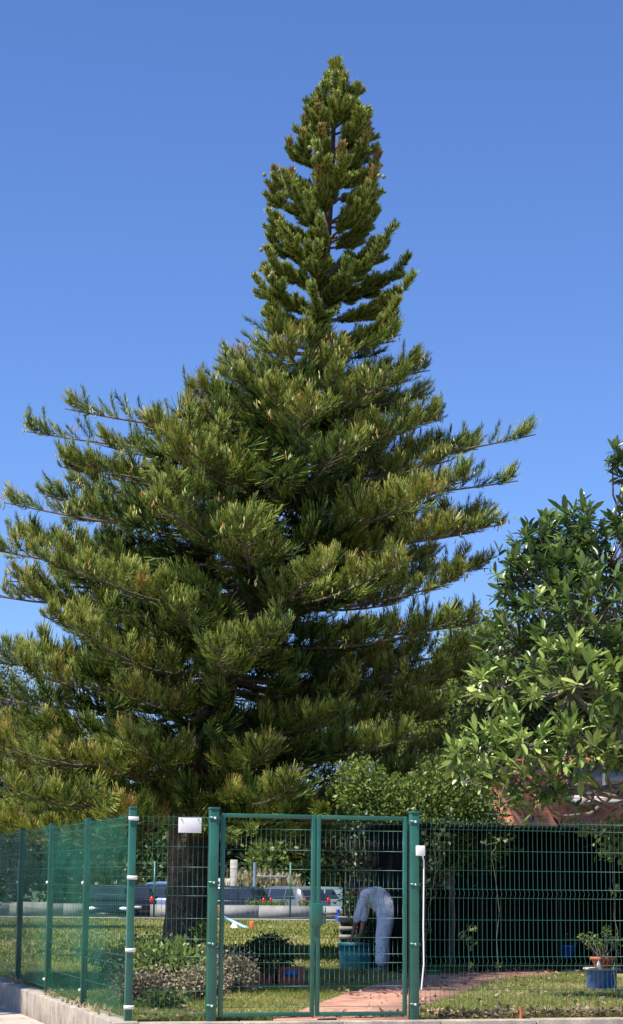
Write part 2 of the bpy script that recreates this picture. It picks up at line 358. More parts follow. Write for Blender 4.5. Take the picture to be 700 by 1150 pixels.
# right run
rf = thing('mesh_fence', 'long green wire mesh fence running right from the gate', 'fence', tuple(C0 + U * tG1))
t_ = tG1 + .055
for k in range(3):
    mesh_panel(C0 + U * (t_ + .01), U, 2.52, Vv).build('wire_panel', MT['wire'], rf)
    t_ += 2.56
    if k: bevel(square_post(C0 + U * t_ + Vv * .045, .06, 1.99).build('post', MT['green'], rf))
    else: bevel(square_post(C0 + U * (tfor(760)) + Vv * .045, .06, 1.99).build('post', MT['green'], rf))
# left run with shade net
lfn = thing('netted_fence', 'receding green wire fence covered in sagging green shade netting', 'fence', tuple(C0))
PL = 2.46
for k in range(5):
    Q = C0 + Vv * (PL * (k + 1))
    bevel(square_post(Q, .065, 1.99).build('post', MT['shadedpost'], lfn))
    b = mesh_panel(C0 + Vv * (PL * k + .05), Vv, PL - .1, -U, sp=.10, r=.0028); b.build('wire_panel', MT['wire'], lfn)
    for z in (.18, 1.3):
        b = MB(); b.ball(Q - U * .04 + [0, 0, z], .018, 5); b.build('clip', MT['white'], lfn)
def netmat():
    m = bpy.data.materials.new('shade_net'); m.use_nodes = True; N = m.node_tree.nodes; L = m.node_tree.links; bs = N['Principled BSDF']; out = N['Material Output']
    bs.inputs['Base Color'].default_value = (0.015, 0.20, 0.12, 1); bs.inputs['Roughness'].default_value = .5
    tr = N.new('ShaderNodeBsdfTranslucent'); tr.inputs['Color'].default_value = (0.015, 0.24, 0.14, 1)
    a = N.new('ShaderNodeMixShader'); a.inputs[0].default_value = .45; L.new(bs.outputs[0], a.inputs[1]); L.new(tr.outputs[0], a.inputs[2])
    tp = N.new('ShaderNodeBsdfTransparent'); tp.inputs['Color'].default_value = (.9, 1, .95, 1)
    g = N.new('ShaderNodeNewGeometry'); mp = N.new('ShaderNodeMapping'); mp.inputs['Scale'].default_value = (.6, .6, 1.3); L.new(g.outputs['Position'], mp.inputs[0])
    n = N.new('ShaderNodeTexNoise'); n.inputs['Scale'].default_value = 1.3; n.inputs['Detail'].default_value = 3; L.new(mp.outputs[0], n.inputs['Vector'])
    mr = N.new('ShaderNodeMapRange'); mr.inputs['From Min'].default_value = .35; mr.inputs['From Max'].default_value = .65; mr.inputs['To Min'].default_value = .62; mr.inputs['To Max'].default_value = .95
    L.new(n.outputs['Fac'], mr.inputs[0]); mx = N.new('ShaderNodeMixShader'); L.new(mr.outputs[0], mx.inputs[0]); L.new(tp.outputs[0], mx.inputs[2]); L.new(a.outputs[0], mx.inputs[1]); L.new(mx.outputs[0], out.inputs['Surface'])
    return m
b = MB(); ns, nz = 150, 44; Lt = PL * 5
sv = np.linspace(0.04, Lt, ns); zv = np.linspace(0.03, 1.0, nz)
Sg, Zg = np.meshgrid(sv, zv)
ph = (Sg % PL) / PL
sag = 0.06 * np.sin(ph * math.pi)
Zr = 0.03 + (Zg) * (1.95 - sag)
off = 0.045 + 0.03 * np.sin(ph * math.pi) * np.sin(Zg * 9 + np.floor(Sg / PL) * 2) + .014 * np.sin(Sg * 5 + Zg * 14 * np.cos(np.floor(Sg / PL))) + .006 * np.sin(Sg * 19 + Zg * 5)
Pn = C0[None, None] + Vv * Sg[..., None] - U * (off)[..., None]; Pn[..., 2] = Zr
idx = np.arange(ns * nz).reshape(nz, ns)
b.add(Pn.reshape(-1, 3), np.stack([idx[:-1, :-1], idx[:-1, 1:], idx[1:, 1:], idx[1:, :-1]], -1).reshape(-1, 4))
b.build('shade_net', netmat(), lfn, smooth=True)

# ------------------------------------------------------------------ pine
def spray(seed, ncord=62, wide=1.0, upc=0.5, rise=0.28, phm=2.6):
    """cord-covered spray, axis +x of length 1, up +z; returns V, F, tint"""
    r = np.random.default_rng(seed)
    t = np.sort(r.uniform(0.02, 1.0, ncord)) ** 0.9
    P = np.stack([t, 0.03 * np.sin(t * 3 + seed), rise * t ** 2.2], 1)
    phi = r.uniform(-phm, phm, ncord)                    # around the axis, 0 = up
    al = (0.95 - 0.55 * t) * r.uniform(0.8, 1.15, ncord)
    rad = np.stack([0 * phi, np.sin(phi), np.cos(phi)], 1)
    d0 = np.stack([np.cos(al), 0 * al, 0 * al], 1) + rad * np.sin(al)[:, None]
    ln = (0.30 - 0.10 * t) * wide * r.uniform(0.7, 1.2, ncord)
    ns_ = 4
    w = 0.0085 * r.uniform(.8, 1.2, ncord)
    side = np.cross(d0, r.normal(0, 1, (ncord, 3))); side /= np.linalg.norm(side, axis=1)[:, None]
    V = []
    for k in range(ns_):
        f = k / (ns_ - 1)
        d = P + d0 * (ln * f)[:, None] + np.array([0.10, 0, upc]) * (ln * f ** 2)[:, None] * 0.8
        ww = w * (1.15 - 0.55 * f)
        V.append(np.stack([d - side * ww[:, None], d + side * ww[:, None]], 1))
    V = np.stack(V, 1).reshape(-1, 3)                    # ncord, ns, 2
    Fc = []; T = []
    for c in range(ncord):
        o = c * ns_ * 2
        for k in range(ns_ - 1):
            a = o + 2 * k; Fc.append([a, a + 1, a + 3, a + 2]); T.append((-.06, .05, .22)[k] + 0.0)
    T = np.array(T) + np.repeat(r.normal(0, .05, ncord), ns_ - 1)
    # stem
    return V, np.array(Fc), T
SPR = [spray(i, 80) for i in range(8)]
def plume(seed, ncord, ln0=.37, rise=.42, fwd=.22, upc=.36, a0=1.25, a1=.72, wd=.0115, cap=0.0, capt=.0):
    """rounded tuft: cords stand off all round an upturned axis and curl forward and up"""
    r = np.random.default_rng(seed)
    t = r.uniform(0.0, 1.0, ncord) ** .75 * .68
    P = np.stack([t, .02 * np.sin(t * 4 + seed), rise * t ** 2], 1)
    T_ = np.stack([np.ones(ncord), 0 * t, 2 * rise * t], 1); T_ /= np.linalg.norm(T_, axis=1)[:, None]
    phi = r.uniform(-math.pi, math.pi, ncord); al = (a0 + (a1 - a0) * (t / .8) ** 1.3) * r.uniform(.75, 1.2, ncord)
    Y = np.array([0, 1., 0]); Z = np.cross(T_, Y); Z = -Z; Z[Z[:, 2] < 0] *= -1
    rad = Y * np.sin(phi)[:, None] + Z * np.cos(phi)[:, None]
    d0 = T_ * np.cos(al)[:, None] + rad * np.sin(al)[:, None]
    ln = ln0 * r.uniform(.65, 1.15, ncord) * (1 - .22 * (t / .8) ** 3); n4 = 4; w = wd * r.uniform(.8, 1.2, ncord)
    side = np.cross(d0, r.normal(0, 1, (ncord, 3))); side /= np.linalg.norm(side, axis=1)[:, None]
    V = []
    for k in range(n4):
        f = k / (n4 - 1)
        d = P + d0 * (ln * f)[:, None] * (1 - .25 * f) + (T_ * fwd + np.array([0, 0, upc])) * (ln * f ** 2)[:, None]
        ww = w * (1.15 - .5 * f); V.append(np.stack([d - side * ww[:, None], d + side * ww[:, None]], 1))
    V = np.stack(V, 1).reshape(-1, 3); Fc = []; T = []
    for c in range(ncord):
        o = c * 8
        for k in range(3):
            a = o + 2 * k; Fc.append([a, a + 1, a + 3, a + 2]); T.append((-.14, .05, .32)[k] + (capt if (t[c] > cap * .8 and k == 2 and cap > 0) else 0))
    T = np.array(T) + np.repeat(r.normal(0, .05, ncord), 3)
    return V, np.array(Fc), T
PLM = [plume(20 + i, 110) for i in range(10)]
SPT = [plume(50 + i, 280, .22, .34, .15, .26, 1.3, .85, .0125) for i in range(6)]
SPC = [plume(70 + i, 280, .22, .34, .15, .26, 1.3, .85, .013, .42, .40) for i in range(6)]
prof = [(60, 377, 379), (85, 358, 397), (100, 348, 407), (130, 337, 420), (165, 318, 432), (200, 299, 442), (240, 300, 438), (265, 296, 450), (290, 298, 465), (330, 285, 467), (362, 292, 468), (390, 262, 470), (415, 232, 480), (445, 212, 490), (470, 185, 505), (495, 120, 528), (525, 62, 545), (560, 15, 560), (610, -40, 570), (660, -60, 572), (720, -70, 560), (790, -80, 548), (860, -80, 540), (950, -50, 520)]
YP = 38.0
ax_pts = np.array([at(*p, YP) for p in ((209, 1078), (213, 935), (247, 770), (303, 570), (357, 385), (372, 200), (378, 66))])
def axis(h):
    return np.array([np.interp(h, ax_pts[:, 2], ax_pts[:, 0]), YP, h])
ph_ = np.array([at(350, p[0], YP)[2] for p in prof]); rl = np.array([axis(h)[0] - at(p[1], p[0], YP)[0] for h, p in zip(ph_, prof)]); rr_ = np.array([at(p[2], p[0], YP)[0] - axis(h)[0] for h, p in zip(ph_, prof)])
o_ = np.argsort(ph_)
def Rad(h, th):
    a = np.interp(h, ph_[o_], rl[o_]); c = np.interp(h, ph_[o_], rr_[o_]); k = (1 + math.cos(th)) / 2
    return max(0.08, c * k + a * (1 - k))
HT = ax_pts[-1][2]; HB = at(357, 385, YP)[2]
pine = thing('pine_tree', 'very tall dark green conical pine with whorled branches, filling the middle of the picture', 'tree', tuple(axis(0)))
trunk = MB(); hs = np.concatenate([np.linspace(-0.1, 3, 16), np.linspace(3.3, HT - .1, 40)])
rt_ = np.interp(hs, [-0.1, .15, .6, 3, HB, HT], [.60, .47, .395, .345, .13, .015])
trunk.tube([axis(h) if h > 0 else axis(0) + [0, 0, h] for h in hs], rt_, 34, noise=.055)
trunk.build('trunk', MT['bark'], pine, smooth=False)
limbs = MB(); crown = MB(); pollen = MB(); seeds = []
def place(tmpl, P, f, s, tint, rollj=.35, w=1.0):
    V, Fc, T = tmpl
    f = unit(f); z = np.array([0, 0, 1.]); sd = np.cross(z, f); sd = unit(sd if np.linalg.norm(sd) > .1 else [0, 1, 0]); uu = np.cross(f, sd)
    a = rng.normal(0, rollj); sd, uu = sd * math.cos(a) + uu * math.sin(a), uu * math.cos(a) - sd * math.sin(a)
    W = P + V[:, :1] * f * s + V[:, 1:2] * sd * s * w + V[:, 2:3] * uu * s * w
    crown.add(W, Fc, np.clip(T + tint, 0, 1))
def catkins(P, n, s=.06):
    for _ in range(n):
        q = P + rng.normal(0, s, 3); L_ = rng.uniform(.07, .12); d = unit([rng.normal(0, .25), rng.normal(0, .25), -1 + rng.normal(0, .2)])
        pollen.tube([q, q + d * L_ * .5, q + d * L_], [.004, .016, .006], 4, cap=False, tint=float(np.clip(rng.normal(.4, .2), 0, 1)) if rng.random() > .12 else .98)
# --- top spire
h = HT - 0.12; k = 0
while h > HB + 0.42:
    nb = 6 if h > HT - 1.6 else 7
    fr_ = (HT - h) / (HT - HB)
    for i in range(nb):
        th = k * 0.55 + i * 2 * math.pi / nb + rng.normal(0, .15)
        ht = h + rng.normal(0, .07); L_ = Rad(ht, th) * rng.uniform(.94, 1.18)
        el = R(np.interp(fr_, [0, .2, .6, 1], [48, 34, 24, 16]))
        root = ht - L_ * math.tan(el); A = axis(root); d = np.array([math.cos(th) * math.cos(el), math.sin(th) * math.cos(el), math.sin(el)])
        Ln = L_ / math.cos(el)
        tip = A + d * Ln
        mid = A + d * Ln * .5 - [0, 0, .08 * Ln]
        limbs.tube([A, mid, mid * .4 + tip * .6], [.028, .02, .008], 5, cap=False)
        base_t = rng.normal(.24, .07)
        s = min(Ln, .50 + .16 * Ln) * rng.uniform(.9, 1.1)
        if fr_ < .25: s = max(s, .56)
        place((SPC if .12 < fr_ < .5 and rng.random() < .75 else SPT)[rng.integers(6)], tip - (tip - mid) / np.linalg.norm(tip - mid) * s * .78, unit(tip - mid) + [0, 0, .15], s, base_t + .04, w=np.interp(Ln, [.3, .8, 1.6], [1.25, 1.1, 1.0]))
        if Ln > .7:
            for q in np.arange(.25, .68, .2 / Ln):
                p = A * (1 - q) + tip * q - [0, 0, .08 * Ln * math.sin(q * math.pi)]
                for sg_ in (-1, 1, 0):
                    dd = d + np.cross(d, [0, 0, 1]) * sg_ * rng.uniform(.3, 1.0) + [0, 0, rng.uniform(-.5, .35)]
                    place(SPT[rng.integers(6)], p, dd, .54 * rng.uniform(.8, 1.2), base_t)
        if False:   # orange-brown catkins at tips
            for _ in range(9):
                q = tip + rng.normal(0, .05, 3); pollen.tube([q, q + [0, 0, .03], q + [0, 0, .06]], [.008, .02, .006], 4, cap=False, tint=rng.uniform(.75, .95))
        if .36 < fr_ < .85 and rng.random() < .30: seeds.append(tip * .86 + A * .14 + [rng.normal(0, .04), -.08, .05])
    h -= np.interp(fr_, [0, .3, 1], [.24, .46, .53]); k += 1
place(SPT[0], axis(HT - .40), [0.03, 0, 1], .5, .3, w=1.0)
# --- main body
h = HB - .04; k = 0
extra = [(66, 446, math.pi - .05), (24, 478, math.pi + .1), (0, 556, math.pi + .05), (606, 481, -.1), (594, 520, .15), (150, 462, math.pi - .35), (205, 442, math.pi + .3), (60, 520, math.pi - .3), (95, 545, math.pi + .3), (20, 590, math.pi - .2), (2, 640, math.pi), (548, 590, -.1), (490, 404, .1), (552, 478, .3), (110, 500, math.pi + .3)]
while h > 2.35:
    nb = 8
    for i in range(nb + (len(extra) if k == 0 else 0)):
        th = k * 0.42 + i * 2 * math.pi / nb + rng.normal(0, .14)
        ht = h + rng.normal(0, .12)
        Rm = Rad(ht, th); L_ = Rm * rng.choice([rng.uniform(.92, 1.0), rng.uniform(.7, .95)])
        if i >= nb:
            ex, ey, th = extra[i - nb]; q = at(ex, ey + 9, YP); ht = q[2]; L_ = abs(q[0] - axis(ht)[0]) / abs(math.cos(th)) - .12
        el = R(np.interp(ht, [2.3, 5, 9, HB], [-6, 0, 6, 9])) + rng.normal(0, .03)
        root = max(1.9, ht - L_ * math.tan(el)); A = axis(min(root, HT - 1)); tip = axis(ht) + [math.cos(th) * L_, math.sin(th) * L_, 0]
        n = 9; q = np.linspace(0, 1, n)[:, None]
        sag_ = np.interp(h, [2.3, 6, 10], [.14, .07, .03]) * L_
        wob = np.cross(unit(tip - A), [0, 0, 1]) * (np.sin(q * rng.uniform(2, 5) + rng.uniform(0, 6)) * .12)
        C = A * (1 - q) + tip * q - np.array([0, 0, 1]) * (np.sin(q * math.pi * .9) * sag_) + wob * q
        limbs.tube(C, np.linspace(.05, .010, n), 5, cap=False)
        bt = rng.normal(.34, .07)
        gap = (HB - h < .3)
        step = .235 if not gap else .28
        Ls = L_
        pos = (.22 if not gap else .45) * L_
        if h < 5 : pos = .2 * L_
        while pos < L_ - .1:
            q_ = pos / L_; ii = min(n - 2, int(q_ * (n - 1))); f_ = q_ * (n - 1) - ii; P = C[ii] * (1 - f_) + C[ii + 1] * f_; T_ = unit(C[ii + 1] - C[ii]); sd = unit(np.cross(T_, [0, 0, 1]))
            for sg_ in (-1, 1):
                if rng.random() < .12: continue
                plume = q_ > .42 and rng.random() < .72 and not gap
                env = np.interp(q_, [.2, .5, .8, 1], [.62, .92, .72, .45]) * rng.uniform(.65, 1.2)
                if L_ < 2.5: env *= .75
                up_ = rng.uniform(-.25, .55)
                dd = T_ * rng.uniform(.7, 1.1) + sd * sg_ * rng.uniform(.5, 1.0) + [0, 0, up_]
                tt = bt + rng.normal(0, .10)
                if rng.random() < .025: tt += .26
                if i >= nb: env *= .62; dd = dd + [0, 0, .35]
                if plume:
                    dd = T_ * rng.uniform(.5, 1.0) + sd * sg_ * rng.uniform(.3, .9) + [0, 0, rng.uniform(0, .5)]
                    limbs.tube([P, P + unit(dd) * env * .6], [.012, .006], 4, cap=False)
                    e2 = env * rng.uniform(.55, .82) * (.9 if ht > 8.5 else 1); off = unit(dd) * env * rng.uniform(.2, .5)
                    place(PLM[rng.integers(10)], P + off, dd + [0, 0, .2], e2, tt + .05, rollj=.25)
                    if rng.random() < .6:
                        d3 = dd * .5 + T_ * rng.uniform(-.3, .8) + [0, 0, rng.uniform(-.1, .6)]
                        place(PLM[rng.integers(10)], P + unit(dd) * env * rng.uniform(.0, .3), d3, env * rng.uniform(.4, .6), tt + rng.normal(0, .06), rollj=.3)
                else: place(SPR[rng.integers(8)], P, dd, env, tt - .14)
                if h > 5.5 and rng.random() < .10 and q_ > .5: catkins(P + unit(dd) * env * .95 + [0, 0, .06], rng.integers(3, 7))
            if rng.random() < .35:
                place(SPR[rng.integers(8)], P, T_ * .6 + [0, 0, rng.uniform(.6, 1)], .5, bt + rng.normal(0, .08))
            pos += step if q_ > .42 else step * .7
        tl = unit(C[-1] - C[-3])
        place(PLM[rng.integers(10)], C[-1] - tl * .5, tl + [0, 0, .08], .70, bt + .1)
        place(SPR[rng.integers(8)], C[-1] - tl * .8, tl + [0, 0, .12], .8, bt + .05)
        if h > 6 and rng.random() < .6: catkins(C[-1] + [0, 0, .08], rng.integers(4, 9))
    h -= .50; k += 1
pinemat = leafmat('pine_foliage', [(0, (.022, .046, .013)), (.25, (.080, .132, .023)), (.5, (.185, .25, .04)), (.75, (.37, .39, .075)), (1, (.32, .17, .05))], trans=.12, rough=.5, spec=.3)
limbs.build('limbs', MT['limb'], pine, smooth=True)
for _ in range(70):
    th = rng.uniform(math.pi * .95, math.pi * 1.85); r4 = rng.uniform(.7, 4.2); hh = rng.uniform(2.1, 2.9)
    place((PLM + SPR)[rng.integers(18)], axis(hh) + [math.cos(th) * r4, math.sin(th) * r4, 0], [math.cos(th), math.sin(th), rng.uniform(-.9, .1)], rng.uniform(.45, .75), .3 + rng.normal(0, .06), rollj=.5)
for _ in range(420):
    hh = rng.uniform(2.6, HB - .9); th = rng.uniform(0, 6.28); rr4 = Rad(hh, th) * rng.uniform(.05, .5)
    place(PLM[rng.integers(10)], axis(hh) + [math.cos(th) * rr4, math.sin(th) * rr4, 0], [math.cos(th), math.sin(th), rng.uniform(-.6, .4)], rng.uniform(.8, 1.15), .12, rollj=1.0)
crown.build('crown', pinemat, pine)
pollmat = leafmat('catkins', [(0, (.26, .28, .08)), (.6, (.40, .38, .14)), (.8, (.22, .15, .05)), (1, (.42, .13, .04))], trans=0)
o = pollen.build('pollen_cones', pollmat, pine); o['kind'] = 'stuff'
conemat = mat('seed_cone', (.15, .16, .05), (.22, .22, .08), 40, .7, .006, 90)
for P in seeds[:40]:
    for _ in range(rng.integers(1, 4)):
        b = MB(); b.ball(P + rng.normal(0, .075, 3) * [1, 1, .6], rng.uniform(.036, .052) * np.array([1, 1, 1.15]), 6); b.build('seed_cone', conemat, pine, smooth=True)

# ------------------------------------------------------------------ broad leaf templates
def leaf_verts(L_, W, droop, fold):
    """leaf along +x; 3 columns x 4 rows"""
    xs = np.array([0, .28, .62, .86, 1.0]) * L_; ws = np.array([.10, .85, 1.0, .6, .04]) * W / 2
    V = []
    for x, w in zip(xs, ws):
        z = -droop * (x / L_) ** 2 * L_
        V += [[x, -w, z + w * fold], [x, 0, z], [x, w, z + w * fold]]
    Fc = []
    for i in range(4):
        a = 3 * i; Fc += [[a, a + 1, a + 4, a + 3], [a + 1, a + 2, a + 5, a + 4]]
    return np.array(V), np.array(Fc)
def rot_to(f, rollang):
    f = unit(f); z = np.array([0, 0, 1.]); s = np.cross(z, f); s = unit(s) if np.linalg.norm(s) > .05 else np.array([0, 1., 0]); u = np.cross(f, s)
    return np.stack([f, s * math.cos(rollang) + u * math.sin(rollang), u * math.cos(rollang) - s * math.sin(rollang)], 0)
LV = [leaf_verts(1, .31, dd, .25) for dd in (.05, .2, .4, .6)]
def rosette(mb, P, d, size, n, tint):
    d = unit(d); a = unit(np.cross(d, rng.normal(0, 1, 3))); c = np.cross(d, a)
    for i in range(n):
        an = i * 2.4 + rng.normal(0, .2); f = i / n                       # f 0 = inner, new leaves
        tilt = .35 + 1.15 * f + rng.normal(0, .25)
        dr = d * math.cos(tilt) + (a * math.cos(an) + c * math.sin(an)) * math.sin(tilt)
        dr = dr + [0, 0, -.45 * f]
        V, Fc = LV[min(3, int(f * 4))]
        s = size * (.55 + .5 * math.sin(math.pi * min(1, f + .25))) * rng.uniform(.6, 1.25)
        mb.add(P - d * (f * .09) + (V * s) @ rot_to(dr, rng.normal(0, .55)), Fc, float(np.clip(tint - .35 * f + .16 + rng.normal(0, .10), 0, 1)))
def curve(A, B, lift=0.0, n=6, j=.06):
    q = np.linspace(0, 1, n)[:, None]; D = np.linalg.norm(B - A)
    C = A * (1 - q) + B * q + np.array([0, 0, lift]) * np.sin(q * math.pi); C[1:-1] += rng.normal(0, j * D, (n - 2, 3)) * .5
    return C
# ------------------------------------------------------------------ loquat-like tree on the right
mg = at(765, 1095, 26.2); mg[2] = 0
mt = thing('broadleaf_tree', 'big glossy broadleaf tree with large leaf rosettes, over the right-hand fence', 'tree', tuple(mg))
lobes = [(615, 655, 62, 25.2), (680, 640, 75, 25.4), (600, 605, 36, 25.6), (650, 600, 40, 25.0), (655, 700, 70, 24.6), (708, 588, 28, 25.5), (702, 535, 12, 25.2), (585, 720, 52, 25.8), (640, 770, 62, 24.2), (705, 760, 60, 24.6), (560, 770, 30, 25.4), (545, 838, 27, 24.6), (516, 845, 18, 24.6), (590, 835, 36, 24.2), (648, 838, 38, 24.0), (700, 836, 42, 24.4), (545, 875, 18, 24.5), (615, 880, 16, 24.3), (575, 890, 12, 24.4), (740, 700, 70, 25.5), (578, 650, 26, 25.2), (688, 512, 12, 25.2)]
fol = MB(); wood = MB()
fork = mg + [-.15, 0, 2.4]
wood.tube([mg + [0, 0, -.05], mg + [-.03, 0, .7], fork], [.13, .11, .09], 10)
for (px, py, rp, Yd) in lobes:
    c = at(px, py, Yd); rad = rp / F * Yd
    m1 = fork * .45 + c * .55 + [rng.normal(0, .15), rng.normal(0, .15), -.25]
    wood.tube(np.concatenate([curve(fork, m1, .1, 5), curve(m1, c, .1, 5)[1:]]), np.linspace(.036, .010, 9), 6, cap=False)
    nR = int(40 * (rad / .6) ** 2) + 6
    for _ in range(nR):
        d = unit(rng.normal(0, 1, 3) * [1, .9, .9] + [0, -.25, .15]); rr2 = rad * rng.uniform(.35, 1.0) ** .5
        P = c + d * rr2 * [1, 1.1, 1]
        dd = unit(d * .8 + [0, 0, .75] + rng.normal(0, .25, 3))
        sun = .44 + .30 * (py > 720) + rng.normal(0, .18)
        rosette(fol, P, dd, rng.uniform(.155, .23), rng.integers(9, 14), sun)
        wood.tube([c + (P - c) * .15 - [0, 0, .05], c + (P - c) * .6 - [0, 0, .06], P - dd * .05], [.014, .009, .006], 4, cap=False)
        if rng.random() < .4:
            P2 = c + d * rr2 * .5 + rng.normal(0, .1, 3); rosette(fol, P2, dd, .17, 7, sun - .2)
# low arching bare branches above the fence
for (x0, y0, x1, y1, lf) in [(690, 860, 545, 905, -.1), (680, 905, 520, 880, .15), (700, 880, 575, 868, -.2), (660, 870, 560, 915, .05), (640, 845, 600, 905, 0), (655, 915, 590, 850, .1), (700, 900, 630, 868, -.05), (620, 905, 540, 858, 0), (585, 915, 560, 850, .05)]:
    A = at(x0, y0, 24.9); B = at(x1, y1, 24.2); C = curve(A, B, lf, 8, .10); wood.tube(C, np.linspace(.020, .006, 8), 6, cap=False)
    for _ in range(5):
        i = rng.integers(2, 8); e = C[i] + rng.normal(0, .16, 3) + [0, 0, .1]; wood.tube(curve(C[i], e, 0, 4), [.008, .007, .005, .004], 4, cap=False)
        if rng.random() < .6: rosette(fol, e, rng.normal(0, .5, 3) + [0, 0, .4], .15, 6, rng.uniform(.1, .6))
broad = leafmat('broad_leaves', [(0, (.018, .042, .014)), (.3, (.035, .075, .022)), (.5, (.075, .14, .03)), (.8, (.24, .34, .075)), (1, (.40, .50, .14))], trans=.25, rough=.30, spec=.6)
wood.build('trunk', MT['greybark'], mt, smooth=True)
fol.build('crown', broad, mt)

# ------------------------------------------------------------------ generic small leaf foliage
LS = leaf_verts(1, .5, .25, .3)
LS = (LS[0], LS[1])
SQ = np.array([[0, 0, 0], [.45, -.28, .05], [1, 0, -.12], [.45, .28, .05]])
def cloud(mb, c, rad, n, size, tint=.4, clump=9, spread=.22, tj=.12, shell=.5, up_=0.3):
    """leaves gathered in clumps through an ellipsoid; vectorised"""
    rad = np.array(rad, float) if not np.isscalar(rad) else np.array([rad] * 3, float)
    nc = max(1, n // clump)
    d = rng.normal(0, 1, (nc, 3)); d /= np.linalg.norm(d, axis=1)[:, None]
    cc = c + d * rad * (rng.uniform(shell ** 3, 1, nc) ** (1 / 3))[:, None]
    P = np.repeat(cc, clump, 0) + rng.normal(0, 1, (nc * clump, 3)) * np.mean(rad) * spread
    P = P[P[:, 2] > 0.01]
    m = len(P)
    f = rng.normal(0, 1, (m, 3)) + [0, 0, up_]; f += (P - c) / np.mean(rad) * .7; f /= np.linalg.norm(f, axis=1)[:, None]
    s = np.cross(f, rng.normal(0, 1, (m, 3))); s /= np.linalg.norm(s, axis=1)[:, None]; u = np.cross(f, s)
    sz = size * rng.uniform(.6, 1.25, m)
    V = P[:, None] + (SQ[None, :, 0, None] * f[:, None] + SQ[None, :, 1, None] * s[:, None] + SQ[None, :, 2, None] * u[:, None]) * sz[:, None, None]
    Fc = np.arange(m * 4).reshape(m, 4)
    ct = np.repeat(rng.normal(0, tj, nc), clump)[:0]
    mb.add(V.reshape(-1, 3), Fc, np.clip(rng.normal(tint, tj, m), 0, 1))
green1 = leafmat('mid_green_leaves', [(0, (.025, .05, .012)), (.5, (.06, .10, .022)), (1, (.15, .19, .05))], .25)
green2 = leafmat('yellow_green_leaves', [(0, (.06, .10, .02)), (.5, (.13, .19, .035)), (1, (.24, .30, .07))], .35)
grey1 = leafmat('grey_green_leaves', [(0, (.04, .06, .035)), (.5, (.085, .115, .07)), (1, (.17, .20, .13))], .2)
dkgreen = leafmat('dark_green_leaves', [(0, (.012, .028, .01)), (.5, (.03, .055, .016)), (1, (.09, .14, .03))], .2)
dry = leafmat('dry_stalks', [(0, (.22, .17, .08)), (.5, (.36, .30, .15)), (1, (.5, .45, .25))], .2)
silver = leafmat('pinkish_silver_leaves', [(0, (.12, .08, .06)), (.5, (.27, .17, .14)), (.8, (.26, .25, .12)), (1, (.42, .31, .26))], .15)
salmon = leafmat('salmon_leaves', [(0, (.3, .1, .05)), (.6, (.62, .24, .12)), (1, (.75, .5, .35))], .3)
brownl = leafmat('fallen_leaves', [(0, (.10, .055, .03)), (.5, (.24, .14, .075)), (1, (.42, .30, .18))], .1)
def tree(name, label, cat, base, trunk_h, lobes, n, size, m, tint=.45, barkm='greybark', group=None, tr=.12, spread=.22):
    base = np.array(base, float)
    t = thing(name, label, cat, tuple(base), group); w = MB(); f = MB(); top = base + [0, 0, trunk_h]
    w.tube([base - [0, 0, .05], base + [.04, 0, trunk_h * .5], top], [tr * 1.2, tr, tr * .8], 8, cap=False)
    tot = sum(np.prod(l[1]) if not np.isscalar(l[1]) else l[1] ** 3 for l in lobes)
    for c, r_ in lobes:
        c = base + c; v = (np.prod(r_) if not np.isscalar(r_) else r_ ** 3) / tot
        w.tube(curve(top - [0, 0, trunk_h * .2], c, 0, 5), np.linspace(tr * .6, .02, 5), 5, cap=False)
        cloud(f, c, r_, int(n * v ** .8), size, tint + rng.normal(0, .05), spread=spread)
    w.build('trunk', MT[barkm], t, smooth=True); f.build('crown', m, t); return t
def lob(k, w, hgt, z0, r, r2=None):
    return [(np.array([rng.uniform(-w, w), rng.uniform(-w, w) * .6, z0 + rng.uniform(0, hgt)]), rng.uniform(r * .75, r * 1.2)) for _ in range(k)]
# pale green tree between pine and broadleaf tree
p = at(508, 900, 47); base = np.array([p[0], 47, 0])
tree('garden_tree', 'bright yellow green tree seen between the pine and the broadleaf tree', 'tree', base, 2.0,
     [(np.array([-.7, 0, 4.6]), 1.3), (np.array([.5, 0, 5.2]), 1.3), (np.array([.0, 0, 3.4]), 1.5), (np.array([1.3, 0, 3.9]), 1.2), (np.array([-.6, 0, 2.6]), 1.1), (np.array([1.0, .2, 6.1]), .9), (np.array([1.9, 0, 5.6]), 1.0), (np.array([.6, 0, 6.6]), .9)], 36000, .12, green2, .8)
p = at(600, 700, 42); base = np.array([p[0], 42, 0])
tree('garden_tree', 'mid green tree filling gaps behind the large-leaved tree', 'tree', base, 2.2,
     [(np.array([0, 0, 5.2]), 1.4), (np.array([1.5, 0, 5.4]), 1.4), (np.array([-.6, 0, 3.9]), 1.2), (np.array([1.2, 0, 3.9]), 1.5), (np.array([2.9, 0, 4.6]), 1.5)], 20000, .13, green1, .6)
# left edge trees
p = at(-12, 900, 58); base = np.array([p[0], 58, 0])
tree('grey_green_tree', 'hazy grey green tree at the far left edge, beyond the pine', 'tree', base, 3,
     [(np.array([0, 0, 5.6]), 1.7), (np.array([-1.5, 0, 5.0]), 1.7), (np.array([.7, 0, 4.2]), 1.4), (np.array([-.2, 0, 3.0]), 1.6), (np.array([-.4, 0, 6.6]), 1.0)], 22000, .13, grey1, .6)
